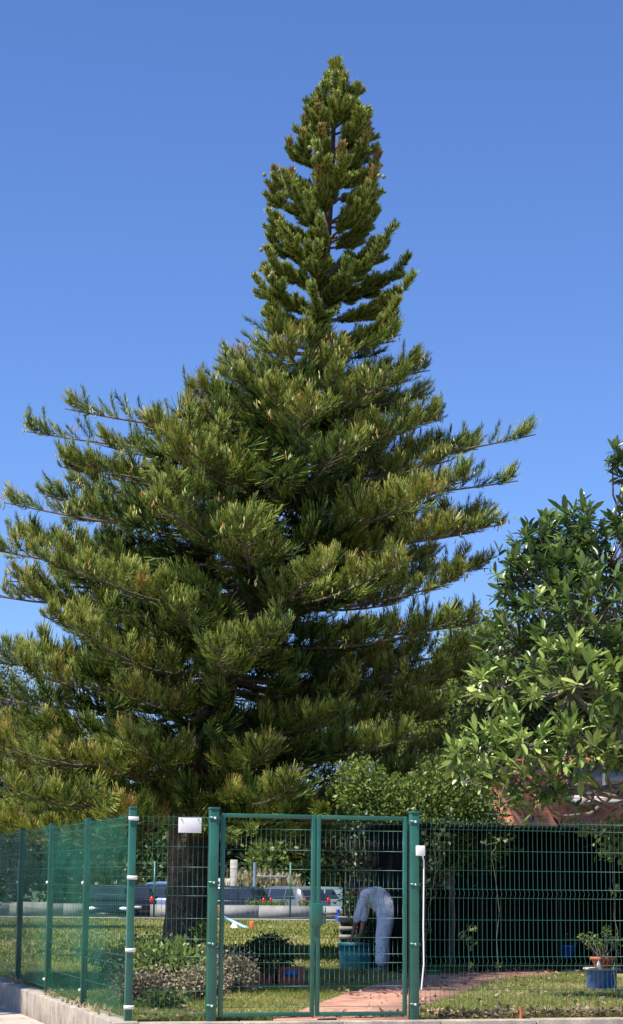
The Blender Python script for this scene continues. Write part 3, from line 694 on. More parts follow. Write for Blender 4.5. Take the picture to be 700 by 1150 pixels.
# far tree row beyond the road
for i, (px, Y, hh, ww, m_, lb) in enumerate([(-20, 96, 6, 3.2, green1, 'tall bushy tree beyond the road at far left'), (60, 100, 5.2, 3.4, dkgreen, 'dark spreading tree beyond the road, left of the pine trunk'),
        (140, 98, 6, 3.2, green1, 'rounded tree beyond the road above the front-facing car'), (215, 104, 5.6, 3, dkgreen, 'dark tree beyond the road straight behind the pine trunk'),
        (285, 106, 5.4, 2.8, green1, 'tree beyond the black hatchback, behind the concrete wall'), (345, 98, 5.2, 2.6, green2, 'light green tree beyond the silver car'),
        (398, 97, 6.2, 2.8, dkgreen, 'dark tree beyond the pale car and the person'), (470, 98, 6.5, 3.2, dkgreen, 'dark tree beyond the road behind the open shed')]):
    q = at(px, 1000, Y); L_ = [(np.array([rng.uniform(-ww, ww) * .7, rng.uniform(-1, 1), hh * z]), ww * .54) for z in (.28, .38, .5, .62, .72, .45, .85)]
    tree('roadside_tree', lb, 'tree', (q[0], Y, STREET), 1.6, L_, 10000, .30, m_, .45, group='trees beyond the road')
# hillside so no bare horizon shows
b = MB(); xs = np.linspace(-260, 260, 60); Vh = []; 
for x in xs:
    hh = 7 + 2.5 * math.sin(x * .03) + 1.2 * math.sin(x * .11 + 1)
    Vh += [[x, 150, STREET - .5], [x, 190, hh * .7], [x, 260, hh * 1.1]]
Fh = []
for i in range(59):
    a = 3 * i; Fh += [[a, a + 3, a + 4, a + 1], [a + 1, a + 4, a + 5, a + 2]]
b.add(Vh, Fh); tag(b.build('hillside', mat('hill_scrub', (.05, .08, .03), (.10, .13, .05), .15, .95, .6, .8)), kind='structure')

# ------------------------------------------------------------------ background wall, kerb line, fence, cars
def X_(px, Y): return at(px, 1020, Y)[0]
gx0, gx1 = X_(97, 77), X_(169, 77)
for (a, c, lb) in ((-25, gx0, 'low grey concrete wall at the lawn edge, left of the car gap'), (gx1, 14, 'low grey concrete wall behind the lawn, in front of the parked cars')):
    t = thing('low_wall', lb, 'wall', ((a + c) / 2, 77, 0)); x = a
    while x < c - .05:
        x2 = min(x + 2.0, c); b = MB(); b.box((x + .006, 77.0 - .1, -.02), (x2 - .006, 77.1, .50 + rng.uniform(-.012, .012))); b.build('wall_block', MT['concg'], t); x = x2
b = MB(); b.box((-25, 73.9, 0), (14, 74.1, .07)); o = b.build('edging_strip', MT['stone']); tag(o, 'long white stone edging strip along the far side of the lawn', 'edging')
b = MB(); b.box((-25, 74.1, 0.002), (14, 76.9, .006)); tag(b.build('paved_strip', MT['concg']), kind='structure')
bf = thing('boundary_fence', 'far green post and wire fence along the back edge of the lawn', 'fence', (X_(250, 74.4), 74.4, 0))
b0 = X_(173, 74.4); stp = X_(249.5, 74.4) - b0
for i in range(-4, 8):
    x = b0 + i * stp; b = MB(); b.box((x - .035, 74.37, 0), (x + .035, 74.43, 2.05)); b.build('post', MT['green'], bf)
b = MB()
for z in (.1, .5, .7, 1.1, 1.5, 1.95, 2.0): b.box((b0 - 4 * stp, 74.398, z), (b0 + 7 * stp, 74.402, z + .006))
b.build('wires', MT['wire'], bf)
# cars
def make_car(label, X, Y, rz, paint, L=4.1, W=1.74, H=1.46, estate=False):
    t = thing('parked_car', label, 'car', (X, Y, STREET + .006), 'cars parked beyond the lawn', rz)
    def loft(secs, m, name, par=t):          # secs: (x, halfwidth list with z)
        b = MB(); n = len(secs[0][1]); V = []
        for x, pr in secs: V += [[x, y, z] for y, z in pr]
        Fc = []
        for i in range(len(secs) - 1):
            for k in range(n): Fc.append([i * n + k, i * n + (k + 1) % n, (i + 1) * n + (k + 1) % n, (i + 1) * n + k])
        b.add(V, Fc); b.F.append(np.array([list(range(n))[::-1], [(len(secs) - 1) * n + k for k in range(n)]])); b.T.append(np.full(2, .5))
        o = b.build(name, m, par, smooth=True, local=True); md = o.modifiers.new('e', 'EDGE_SPLIT'); md.split_angle = R(38); return o
    w = W / 2
    def ring(hw, z0, zb): return [(-hw * .92, z0), (-hw, z0 + .18), (-hw, (z0 + zb) / 2), (-hw * .96, zb - .08), (-hw * .88, zb), (hw * .88, zb), (hw * .96, zb - .08), (hw, (z0 + zb) / 2), (hw, z0 + .18), (hw * .92, z0)]
    f = L / 2
    body = loft([(-f, ring(w * .82, .38, .78)), (-f + .06, ring(w * .9, .24, .90)), (-f + .35, ring(w, .2, .94)), (-.4, ring(w, .2, .93)), (f - 1.15, ring(w, .2, .93)), (f - .5, ring(w * .97, .2, .82)), (f - .1, ring(w * .88, .24, .68)), (f, ring(w * .76, .32, .56))], paint, 'body')
    def cab(hwb, zb, hwt, zt): return [(-hwb, zb), (-hwt, zt - .05), (-hwt * .9, zt), (hwt * .9, zt), (hwt, zt - .05), (hwb, zb)]
    back = -f + (.12 if estate else .10)
    cabs = [(back, cab(w * .86, .90, w * .80, .93)), (back + .32, cab(w * .88, .90, w * .72, H - .09)), (back + .55, cab(w * .88, .90, w * .72, H - .02)), (-.1, cab(w * .9, .90, w * .74, H)), (.45, cab(w * .9, .90, w * .74, H - .06)), (1.15, cab(w * .88, .90, w * .8, .94))]
    loft(cabs, paint, 'cabin')
    for sg_ in (-1, 1):                      # side glass
        b = MB(); y0, y1 = w * .875, w * .745
        for (xa, xb, ta, tb) in ((-1.55, -.95, -1.3, -.95), (-.88, 0.0, -.88, 0.0), (.07, .98, .07, .42)):
            b.add([[xa, sg_ * (y0 + .012), .96], [xb, sg_ * (y0 + .012), .96], [tb, sg_ * (y1 + .012), H - .11], [ta, sg_ * (y1 + .012), H - .11]], [[0, 1, 2, 3]])
        b.build('side_window', MT['glass'], t, local=True)
        b = MB(); b.ball((-f + .06, sg_ * w * .74, .86), (.07, .10, .17), 6); b.build('tail_light', MT['red'], t, smooth=True, local=True)
        b = MB(); b.ball((f - .12, sg_ * w * .66, .60), (.13, .19, .085), 6); b.build('headlight', MT['lens'], t, smooth=True, local=True)
        b = MB(); b.ball((.62, sg_ * (w + .08), .98), (.07, .11, .07), 5); b.build('mirror', paint, t, smooth=True, local=True)
        for xw in (-f + .72, f - .82):
            b = MB(); prf = [(.31, -.1), (.31, .1)]
            an = np.arange(20) * 2 * math.pi / 20; V = []
            for (rr3, yy) in ((.2, -.09), (.30, -.10), (.315, -.05), (.315, .05), (.30, .10), (.2, .09)): V += [[xw + rr3 * math.cos(a), sg_ * (w - .09) + yy, .315 + rr3 * math.sin(a)] for a in an]
            Fc = [[i * 20 + k, i * 20 + (k + 1) % 20, (i + 1) * 20 + (k + 1) % 20, (i + 1) * 20 + k] for i in range(5) for k in range(20)]
            b.add(V, Fc); ty = b.build('wheel', MT['tyre'], t, smooth=True, local=True)
            b = MB(); V = [[xw, sg_ * (w - .01), .315]] + [[xw + .2 * math.cos(a), sg_ * (w - .015), .315 + .2 * math.sin(a)] for a in an]
            b.add(V, [[0, 1 + k, 1 + (k + 1) % 20] for k in range(20)]); b.build('rim', MT['rim'], ty, local=True)
    b = MB(); b.add([[back + .015, -w * .70, .95], [back + .015, w * .70, .95], [back + .28, w * .62, H - .14], [back + .28, -w * .62, H - .14]], [[0, 1, 2, 3]]); b.V[0][:, 0] -= .035; b.build('rear_window', MT['glass'], t, local=True)
    b = MB(); b.add([[1.10, -w * .74, .97], [1.10, w * .74, .97], [.52, w * .64, H - .09], [.52, -w * .64, H - .09]], [[0, 1, 2, 3]]); b.V[0][:, 0] += .03; b.V[0][:, 2] += .01; b.build('windscreen', MT['glass'], t, local=True)
    b = MB(); b.box((-f - .012, -.26, .55), (-f + .02, .26, .66)); b.build('number_plate', MT['white'], t, local=True)
    b = MB(); b.box((f - .06, -.42, .36), (f + .008, .42, .46)); b.build('grille', MT['black'], t, local=True)
    return t
make_car('dark hatchback facing the camera in the gap of the low wall', X_(121, 77.6), 77.4, R(-84), MT['carblack'], 4.0)
make_car('dark car with red tail lights beside the front-facing car', X_(148, 82), 82.2, R(98), MT['carblack'], 4.0)
make_car('black hatchback with red tail light parked behind the low wall, right of the pine trunk', X_(247, 81), 81, R(168), MT['carblack'], 3.9)
make_car('silver car just right of the black hatchback, partly hidden, with red tail light showing', X_(318, 85), 85, R(132), MT['carsilver'], 4.2)
make_car('pale greenish silver estate parked near the bending person', X_(342, 88.5), 88.5, R(174), MT['carpale'], 4.3, estate=True)
make_car('pale blue car seen between the corner post and pine trunk', X_(182, 86), 86, R(160), MT['carblue'], 4.3, H=1.6)
# masonry wall far behind the cars
b = MB(); b.box((X_(236, 93), 93, STREET), (X_(300, 93), 93.3, 1.5)); tag(b.build('rendered_wall', MT['stone']), 'pale rendered wall behind the black hatchback', 'wall')
b = MB(); b.box((X_(258, 90.5), 90.4, STREET), (X_(266, 90.5), 90.7, 2.3)); tag(b.build('concrete_pillar', MT['stone']), 'pale square concrete pillar standing above the black hatchback', 'pillar')
b = MB(); q = at(286, 1000, 91); b.tube([[q[0], 91, STREET], [q[0], 91, 2.2]], .07, 10); q2 = at(322, 1000, 91); b.tube([[q[0], 91, 1.6], [q2[0], 91, 1.6]], .03, 6)
tag(b.build('metal_barrier', mat('blue_grey_metal', (.22, .3, .4), (.2, .27, .36), 5, .4)), 'blue grey metal barrier post with a horizontal rail beyond the cars', 'barrier')
f = MB()
for px in range(268, 330, 4):
    q = at(px, 1000, 92); cloud(f, np.array([q[0], 92, .7]), (.5, .5, .9), 260, .28, .5, up_=2.5)
tag(f.build('dry_bank', dry), 'bank of tall straw coloured dry grass behind the parked cars', 'dry grass', kind='stuff')
f = MB()
for px in list(range(280, 322, 3)) + list(range(338, 352, 3)):
    q = at(px, 1000, 77.6); cloud(f, np.array([q[0], 77.6, .42]), (.16, .2, .22), 110, .10, .6)
tag(f.build('hedge', green2), 'low bright green hedge running just behind the low wall by the cars', 'hedge')

# seesaw
s = gr(262, 1043); st = thing('seesaw', 'pale blue seesaw beam on a white stand at the back of the lawn', 'seesaw', tuple(s))
Ysw = s[1]
b = MB(); A = at(247, 1028, Ysw + .3); B = at(283, 1045, Ysw - .3); b.tube([A, B], .05, 4); b.build('beam', MT['lblue'], st)
b = MB(); q = at(263, 1036, Ysw); b.add([[q[0] - .13, Ysw - .13, 0], [q[0] + .13, Ysw - .13, 0], [q[0] + .13, Ysw + .13, 0], [q[0] - .13, Ysw + .13, 0], [q[0] - .03, Ysw - .03, q[2]], [q[0] + .03, Ysw - .03, q[2]], [q[0] + .03, Ysw + .03, q[2]], [q[0] - .03, Ysw + .03, q[2]]], [[0, 1, 5, 4], [1, 2, 6, 5], [2, 3, 7, 6], [3, 0, 4, 7], [4, 5, 6, 7]]); b.build('stand', MT['white'], st)
for px, py in ((283, 1040), (244, 1022)):
    b = MB(); q = at(px, py, Ysw); b.box((q[0] - .06, Ysw - .1, q[2] - .16), (q[0] + .06, Ysw + .1, q[2] + .14)); bevel(b.build('seat', MT['orange'], st), .02)
b = MB(); q = gr(379.5, 1036); b.lathe(q, [(.0, 0), (.1, 0), (.09, .05), (.06, .42), (.05, .46), (.0, .47)], 12); tag(b.build('bollard', MT['bluep'], smooth=True), 'small blue bollard near the low wall, left of the person', 'bollard')

# ------------------------------------------------------------------ shed, house
SH0 = gr(470, 1094); 
def onfront(px, P0):                          # t along U from P0 where pixel column px is met
    d = ray(px, 1030); a = d[0] / d[1]; return (a * P0[1] - P0[0]) / (U[0] - a * U[1])
tl, tr_ = onfront(452, SH0), onfront(790, SH0)
sh = thing('open_shed', 'dark open-fronted lean-to shed behind the right fence', 'shed', tuple(SH0))
Wd = tr_ - tl; PS = SH0 + U * tl; PS[2] = 0
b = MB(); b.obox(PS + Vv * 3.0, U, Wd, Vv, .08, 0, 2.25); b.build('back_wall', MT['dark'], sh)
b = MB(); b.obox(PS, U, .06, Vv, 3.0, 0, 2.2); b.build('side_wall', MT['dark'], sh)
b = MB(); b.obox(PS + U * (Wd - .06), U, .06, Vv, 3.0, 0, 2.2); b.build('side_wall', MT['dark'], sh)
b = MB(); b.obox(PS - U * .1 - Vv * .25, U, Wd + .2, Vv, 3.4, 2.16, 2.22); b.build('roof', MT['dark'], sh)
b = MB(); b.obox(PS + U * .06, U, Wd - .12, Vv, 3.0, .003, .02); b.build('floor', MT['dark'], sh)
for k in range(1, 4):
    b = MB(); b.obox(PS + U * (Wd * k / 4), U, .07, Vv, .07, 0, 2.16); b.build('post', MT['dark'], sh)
hs_ = thing('brick_house', 'orange brick house behind the large-leaved tree', 'house', tuple(PS + Vv * 5))
brk = brickmat('orange_brick', (.50, .13, .06), (.62, .20, .10), (.45, .27, .2), .26, .10, .010, YAW, wall=True)
H0 = PS + Vv * 4.0 + U * (onfront(543, PS + Vv * 4.0))
# wall with window opening: split into pieces
wx0 = onfront(638, H0); wz0, wz1 = at(660, 897, H0[1] + wx0 * U[1])[2], at(660, 848, H0[1] + wx0 * U[1])[2]; ww_ = 1.5
WL = 9.0; HTw = 3.45
b = MB()
b.obox(H0, U, wx0, Vv, .25, 0, HTw); b.obox(H0 + U * (wx0 + ww_), U, WL - wx0 - ww_, Vv, .25, 0, HTw)
b.obox(H0 + U * wx0, U, ww_, Vv, .25, 0, wz0); b.obox(H0 + U * wx0, U, ww_, Vv, .25, wz1, HTw)
b.obox(H0 + Vv * .25, U, .25, Vv, 6, 0, HTw); b.obox(H0 + Vv * .25 + U * (WL - .25), U, .25, Vv, 6, 0, HTw); b.obox(H0 + Vv * 6.25, U, WL, Vv, .25, 0, HTw)
b.build('wall', brk, hs_)
b = MB(); b.obox(H0 - U * .03 - Vv * .03, U, WL + .06, Vv, 6.56, HTw, HTw + .05); b.build('roof', MT['terra'], hs_)
fwn = MB(); Q = H0 + U * wx0 + Vv * .06
for (a, L2, z0, z1) in ((0, ww_, wz0, wz0 + .06), (0, ww_, wz1 - .06, wz1), (0, .06, wz0 + .06, wz1 - .06), (ww_ - .06, .06, wz0 + .06, wz1 - .06), (ww_ / 2 - .03, .06, wz0 + .06, wz1 - .06)):
    fwn.obox(Q + U * a, U, L2, Vv, .06, z0, z1)
wn = fwn.build('window', MT['white'], hs_)
b = MB(); b.obox(Q + Vv * .03, U, ww_, Vv, .01, wz0, wz1); b.build('pane', glassmat('window_glass', (.10, .12, .13)), wn)
b = MB(); b.obox(H0 + U * (wx0 - .08) - Vv * .12, U, ww_ + .16, Vv, .36, wz0 - .09, wz0 - .003); b.build('sill', MT['stone'], wn)

# ------------------------------------------------------------------ garden plants
def bush(name, label, cat, px, py, w, h, n, size, m, tint=.5, stems=True, k=5, up_=.3, Y=None, group=None, z0=0.0):
    P = gr(px, py); P[2] = z0; t = thing(name, label, cat, tuple(P), group); f = MB(); st_ = MB()
    for i in range(k):
        c = P + [rng.uniform(-.5, .5) * w * .8, rng.uniform(-.5, .5) * w * .5, h * rng.uniform(.35, .75)]
        cloud(f, c, (w * .34, w * .3, h * .34), n // k, size, tint, clump=7, spread=.28, shell=.2, up_=up_)
        for _ in range(3): st_.tube(curve(P + [rng.normal(0, w * .12), rng.normal(0, w * .1), 0], c + rng.normal(0, w * .1, 3), 0, 4), [.010, .008, .006, .003], 4, cap=False)
    st_.build('stems', MT['greybark'], t); f.build('foliage', m, t); return t
bush('shrub', 'upright bright green leafy shrub just inside the fence, below the white sign', 'shrub', 187, 1119, .56, .62, 1700, .085, green2, .8, up_=1.2, k=7)
bush('shrub', 'low dark shrub behind the bright green shrub, left of the pine trunk', 'shrub', 163, 1083, .7, .48, 1500, .06, dkgreen, .4, k=6)
bush('flowering_plant', 'pinkish dry flowering plant against the left side of the bright green shrub', 'plant', 157, 1128, .55, .36, 2000, .045, silver, .6, k=7, group='pinkish dry plants')
bush('flowering_plant', 'large pinkish silver plant spreading behind the left gate post', 'plant', 251, 1116, .62, .48, 2800, .045, silver, .75, k=8, group='pinkish dry plants')
bush('flowering_plant', 'pinkish plant between the bright green shrub and the left gate post', 'plant', 222, 1125, .5, .40, 2200, .045, silver, .8, k=7, group='pinkish dry plants')
bush('ground_plant', 'low green ground plant at the foot of the pinkish plants, left of the gate', 'plant', 192, 1134, .5, .15, 900, .05, green1, .7, k=6)
bush('shrub', 'small orange tinged shrub seen through the green netting near the corner post', 'shrub', 132, 1110, .5, .42, 1200, .05, silver, .3, k=6)
bush('shrub', 'small leafy green sapling at the foot of the pine trunk', 'shrub', 229, 1080, .35, .7, 380, .06, green2, .4, k=5)
# long-leaved clump behind the trunk foot
def blades_plant(label, P, n, L_, w_, m, name='strappy_plant', tint=.5, spread_=.9):
    t = thing(name, label, 'plant', tuple(P)); f = MB()
    for i in range(n):
        a = rng.uniform(0, 6.28); tl_ = rng.uniform(.1, spread_); d = np.array([math.cos(a) * math.sin(tl_), math.sin(a) * math.sin(tl_), math.cos(tl_)]); ln = L_ * rng.uniform(.7, 1.1)
        sd = unit(np.cross(d, [0, 0, 1])) * w_; V = []
        for q, ww in ((0, .5), (.4, 1), (.75, .8), (1, .05)):
            c = P + d * ln * q + np.array([math.cos(a), math.sin(a), -1.2]) * ln * .28 * q ** 2.2; V += [c - sd * ww, c + sd * ww]
        f.add(V, [[0, 1, 3, 2], [2, 3, 5, 4], [4, 5, 7, 6]], float(np.clip(rng.normal(tint, .15), 0, 1)))
    f.build('leaves', m, t); return t
blades_plant('strappy dark green plant at the base of the pine trunk', gr(200, 1076), 70, .55, .018, green1)
# red trough with dark mound
q = gr(309, 1107); tr2 = thing('planter_trough', 'dull red planter trough holding a dark rounded shrub on the lawn', 'planter', tuple(q))
w2 = (at(343, 1107, q[1])[0] - at(274, 1107, q[1])[0]) / 2
for (dx, ww) in ((-w2 * .5, w2 * .47), (w2 * .5, w2 * .47)):
    b = MB(); z1 = .24; y0, y1 = q[1], q[1] + .28; xa, xb = q[0] + dx - ww, q[0] + dx + ww; s2 = .03
    b.add([[xa + s2, y0 + s2, 0], [xb - s2, y0 + s2, 0], [xb - s2, y1 - s2, 0], [xa + s2, y1 - s2, 0], [xa, y0, z1], [xb, y0, z1], [xb, y1, z1], [xa, y1, z1], [xa + .02, y0 + .02, z1], [xb - .02, y0 + .02, z1], [xb - .02, y1 - .02, z1], [xa + .02, y1 - .02, z1], [xa + .02, y0 + .02, z1 - .03], [xb - .02, y0 + .02, z1 - .03], [xb - .02, y1 - .02, z1 - .03], [xa + .02, y1 - .02, z1 - .03]],
          [[0, 1, 5, 4], [1, 2, 6, 5], [2, 3, 7, 6], [3, 0, 4, 7], [4, 5, 9, 8], [5, 6, 10, 9], [6, 7, 11, 10], [7, 4, 8, 11], [12, 13, 14, 15], [8, 9, 13, 12], [9, 10, 14, 13], [10, 11, 15, 14], [11, 8, 12, 15]])
    bevel(b.build('trough', MT['trough'] , tr2), .005)
b = MB(); b.box((q[0] + .12, q[1] - .012, .12), (q[0] + .30, q[1] - .002, .20)); b.build('label_plate', MT['blue'], tr2)
dm = thing('mounded_shrub', 'dark glossy dome-shaped shrub growing in the red trough', 'shrub', (q[0] - .05, q[1] + .14, .22)); f = MB(); st_ = MB()
cc = np.array([at(302, 1085, q[1])[0], q[1] + .2, .33]); cloud(f, cc, (.30, .28, .30), 2600, .05, .45, clump=5, spread=.12, shell=.75)
cloud(f, cc + [-.28, 0, -.04], (.2, .18, .2), 900, .07, .5, clump=5, spread=.2)
for _ in range(22): st_.tube(curve(cc - [0, 0, .1], cc + unit(rng.normal(0, 1, 3) + [0, 0, .6]) * .26, .03, 4), [.008, .006, .004, .003], 4, cap=False)
f.build('foliage', dkgreen, dm); st_.build('stems', MT['greybark'], dm)
# things round the person
YB = gr(380, 1089)[1]
q = gr(401, 1089); b = MB(); hw_ = (at(421, 1089, YB)[0] - at(381, 1089, YB)[0]) / 2; hh = .40
tb = thing('plastic_crate', 'teal plastic tub on the ground in front of the bending person', 'tub', tuple(q))
x0, x1, y0, y1 = q[0] - hw_, q[0] + hw_, q[1], q[1] + .4
b.add([[x0 + .03, y0 + .03, 0], [x1 - .03, y0 + .03, 0], [x1 - .03, y1 - .03, 0], [x0 + .03, y1 - .03, 0], [x0, y0, hh], [x1, y0, hh], [x1, y1, hh], [x0, y1, hh], [x0 + .02, y0 + .02, hh], [x1 - .02, y0 + .02, hh], [x1 - .02, y1 - .02, hh], [x0 + .02, y1 - .02, hh], [x0 + .05, y0 + .05, .02], [x1 - .05, y0 + .05, .02], [x1 - .05, y1 - .05, .02], [x0 + .05, y1 - .05, .02]],
      [[0, 1, 5, 4], [1, 2, 6, 5], [2, 3, 7, 6], [3, 0, 4, 7], [4, 5, 9, 8], [5, 6, 10, 9], [6, 7, 11, 10], [7, 4, 8, 11], [8, 9, 13, 12], [9, 10, 14, 13], [10, 11, 15, 14], [11, 8, 12, 15], [12, 13, 14, 15], [3, 2, 1, 0]])
bevel(b.build('tub', MT['teal'], tb), .008)
b = MB(); b.obox(np.array([x0 - .015, y0 - .015, 0]), (1, 0), x1 - x0 + .03, (0, 1), .012, hh - .05, hh + .004); b.obox(np.array([x0 - .015, y1 + .003, 0]), (1, 0), x1 - x0 + .03, (0, 1), .012, hh - .05, hh + .004); b.build('rim', MT['teal'], tb)
Yc = YB + .75
cx0, cx1 = at(381, 1050, Yc)[0], at(404, 1050, Yc)[0]
cr_ = thing('slatted_bench', 'weathered slatted wooden stand behind the teal tub', 'stand', ((cx0 + cx1) / 2, Yc, 0))
zt = at(390, 1034, Yc)[2]
for k in range(5):
    b = MB(); z = zt - .03 - k * .13; b.box((cx0, Yc, z), (cx1, Yc + .022, z + .07)); b.build('slat', MT['wood'], cr_)
for (x, y) in ((cx0 + .012, Yc + .024), (cx1 - .05, Yc + .024), (cx0 + .012, Yc + .36), (cx1 - .05, Yc + .36)):
    b = MB(); b.box((x, y, 0), (x + .04, y + .04, zt - .001)); b.build('leg', MT['wood'], cr_)
b = MB(); b.box((cx0 - .02, Yc - .02, zt + .042), (cx1 + .02, Yc + .42, zt + .064)); b.build('top', MT['wood'], cr_)
pt = thing('potted_plant', 'dark broad-leaved plant in a pot on the weathered stand', 'plant', ((cx0 + cx1) / 2, Yc + .2, zt + .064))
pc = np.array([(cx0 + cx1) / 2, Yc + .2, zt + .064]); b = MB(); b.lathe(pc, [(0, 0), (.07, 0), (.09, .10), (.095, .10), (.095, .12), (.08, .12), (.075, .09), (0, .09)], 16); b.build('pot', MT['black'], pt, smooth=True)
f = MB(); 
for k in range(3): rosette(f, pc + [rng.normal(0, .02), rng.normal(0, .02), .16 + .06 * k], [0, 0, 1], .20, 9, .25)
f.build('leaves', broad, pt)
P = gr(418, 1080); t = thing('flowering_shrub', 'slender shrub with salmon orange leaves rising behind the person', 'shrub', tuple(P)); f = MB(); w = MB(); Yf = P[1]
for (px, py) in ((411, 992), (417, 985), (420, 976), (413, 980), (424, 992), (419, 968), (414, 998), (425, 984)):
    q = at(px, py, Yf + rng.uniform(-.15, .15)); w.tube(curve(P, q, 0, 5), np.linspace(.012, .004, 5), 5, cap=False); cloud(f, q, .055, 22, .055, .6, clump=11, spread=.5)
    cloud(f, q - [0, 0, .12], .04, 6, .05, .1, clump=3)
w.build('stems', MT['greybark'], t); f.build('foliage', salmon, t)

# climbing plants by the shed
def vine(label, pts, n, size, m, tint, Y, name='climbing_vine'):
    P0 = at(pts[0][0], 1094, Y); P0[2] = 0; t = thing(name, label, 'vine', tuple(P0)); f = MB(); w = MB()
    prev = P0
    for (px, py, rp) in pts:
        c = at(px, py, Y + rng.uniform(-.1, .1)); w.tube(curve(prev, c, 0, 5, .05), np.linspace(.006, .004, 5), 5, cap=False); prev = c
        r_ = rp / F * Y; cloud(f, c, (r_, r_ * .5, r_), max(8, int(n * (rp / 14) ** 2)), size, tint, clump=5, spread=.3, shell=.1)
    w.build('stems', MT['greybark'], t); f.build('foliage', m, t); return t
vine('leafy vine hanging down just right of the gate post', [(476, 1070, 6), (482, 1040, 7), (484, 1000, 12), (492, 975, 14), (486, 945, 16), (500, 930, 18)], 46, .085, dkgreen, .65, 28.0)
vine('sparse light green vine in front of the dark shed', [(527, 1088, 3), (525, 1062, 7), (522, 1048, 8), (530, 1038, 6)], 46, .075, green2, .55, 28.2)
vine('small climbing plant dangling from the shed roof', [(560, 1085, 1), (552, 960, 3), (560, 945, 9), (545, 950, 8)], 26, .08, green1, .6, 28.3)
ft = thing('climbing_vine', 'dark leafy creeper on the left side wall of the shed, behind the bending person', 'vine', tuple(PS + Vv * 2)); f = MB(); w_ = MB()
for q_ in np.arange(1.0, 3.1, .14):
    for z_ in np.arange(.5, 2.4, .2):
        if rng.random() < .85: cloud(f, PS + Vv * q_ - U * .10 + [0, 0, z_ + rng.normal(0, .06)], (.12, .12, .14), 14, .07, .35, clump=5, shell=.1)
    if rng.random() < .5: w_.tube(curve(PS + Vv * q_ - U * .04, PS + Vv * (q_ + .1) - U * .05 + [0, 0, 2.1], 0, 6, .03), .008, 4, cap=False)
f.build('foliage', dkgreen, ft); w_.build('stems', MT['greybark'], ft)
f_ = vine('leafy green climber above the fence at the right edge', [(690, 1085, 2), (694, 1060, 9), (690, 1000, 6), (688, 960, 10), (680, 940, 22), (700, 935, 20), (650, 930, 12), (705, 950, 18)], 60, .085, green2, .4, 26.0)
# evergreen bush over the fence between pine and broadleaf tree
P = gr(508, 1092); P[1] = 34; P[0] = at(505, 900, 34)[0]; P[2] = 0
tree('evergreen_bush', 'dark evergreen bush rising behind the shed roof, left of the brick house', 'bush', P, 1.6, [(np.array([-.5, 0, 2.4]), .6), (np.array([.1, 0, 2.8]), .6), (np.array([.3, 0, 2.2]), .6), (np.array([-1.1, 0, 2.6]), .5), (np.array([-.7, 0, 1.6]), .5), (np.array([-1.5, 0, 2.9]), .4)], 12500, .085, green2, .6, tr=.06)

# blue pot with terracotta bowl (right)
q = gr(676, 1113); sc_ = q[1] / F                    # metres per pixel there
bp_ = thing('blue_pot', 'round blue glazed pot standing on the grass near the right fence', 'pot', tuple(q)); b = MB()
b.lathe(q, [(0, 0), (14 * sc_, 0), (16.5 * sc_, 3 * sc_), (17 * sc_, 22 * sc_), (17.5 * sc_, 23 * sc_), (14 * sc_, 23 * sc_), (13 * sc_, 20 * sc_)], 28); b.build('pot', MT['blue'], bp_, smooth=True)
b = MB(); b.lathe(q + [0, 0, 22.5 * sc_], [(12 * sc_, .0), (20 * sc_, .002), (20.5 * sc_, .02), (19.5 * sc_, .03), (14 * sc_, .014), (0, .014)], 28); b.build('saucer', MT['stone'], bp_, smooth=True)
q2 = q + [1.5 * sc_, 0, 22.5 * sc_ + .016]; tb_ = thing('terracotta_bowl', 'terracotta bowl with a spindly succulent, on top of the blue pot', 'pot', tuple(q2))
b = MB(); b.lathe(q2, [(0, 0), (8 * sc_, 0), (12 * sc_, 9 * sc_), (14 * sc_, 9.5 * sc_), (14 * sc_, 13 * sc_), (12.5 * sc_, 13 * sc_), (12 * sc_, 11 * sc_), (0, 11 * sc_)], 28); b.build('bowl', MT['terra'], tb_, smooth=True)
sx = thing('succulent', 'yellow green succulent with thick woody stems growing in the terracotta bowl', 'plant', tuple(q2 + [0, 0, 11 * sc_])); w = MB(); f = MB(); rt0 = q2 + [0, 0, 10 * sc_]
for (dx, dz, ya) in ((-19, 22, 0), (-16, 15, .03), (-8, 19, -.04), (-2, 12, .02), (4, 26, .0), (8, 20, .05), (6, 32, .02), (11, 14, -.04), (-12, 24, .04), (2, 18, -.05)):
    e = q2 + [dx * sc_, ya, (11 + dz) * sc_]; w.tube(curve(rt0 + [dx * .15 * sc_, ya * .3, 0], e, 0, 5, .05), np.linspace(.012, .006, 5), 6, cap=False)
    cloud(f, e, .045, 30, .042, .75 if dx < 0 else .45, clump=6, spread=.4)
w.build('stems', MT['greybark'], sx, smooth=True); f.build('leaves', green2, sx)
b = MB(); q3 = q + [-5 * sc_, -16 * sc_, 24 * sc_]; b.lathe(q3, [(0, 0), (3.4 * sc_, 0), (2 * sc_, 5 * sc_), (.3 * sc_, 10.5 * sc_), (0, 10.7 * sc_)], 12)
q3o = b.build('cone_ornament', MT['white'], smooth=True); tag(q3o, 'little pale cone ornament leaning by the terracotta bowl on the blue pot', 'ornament')
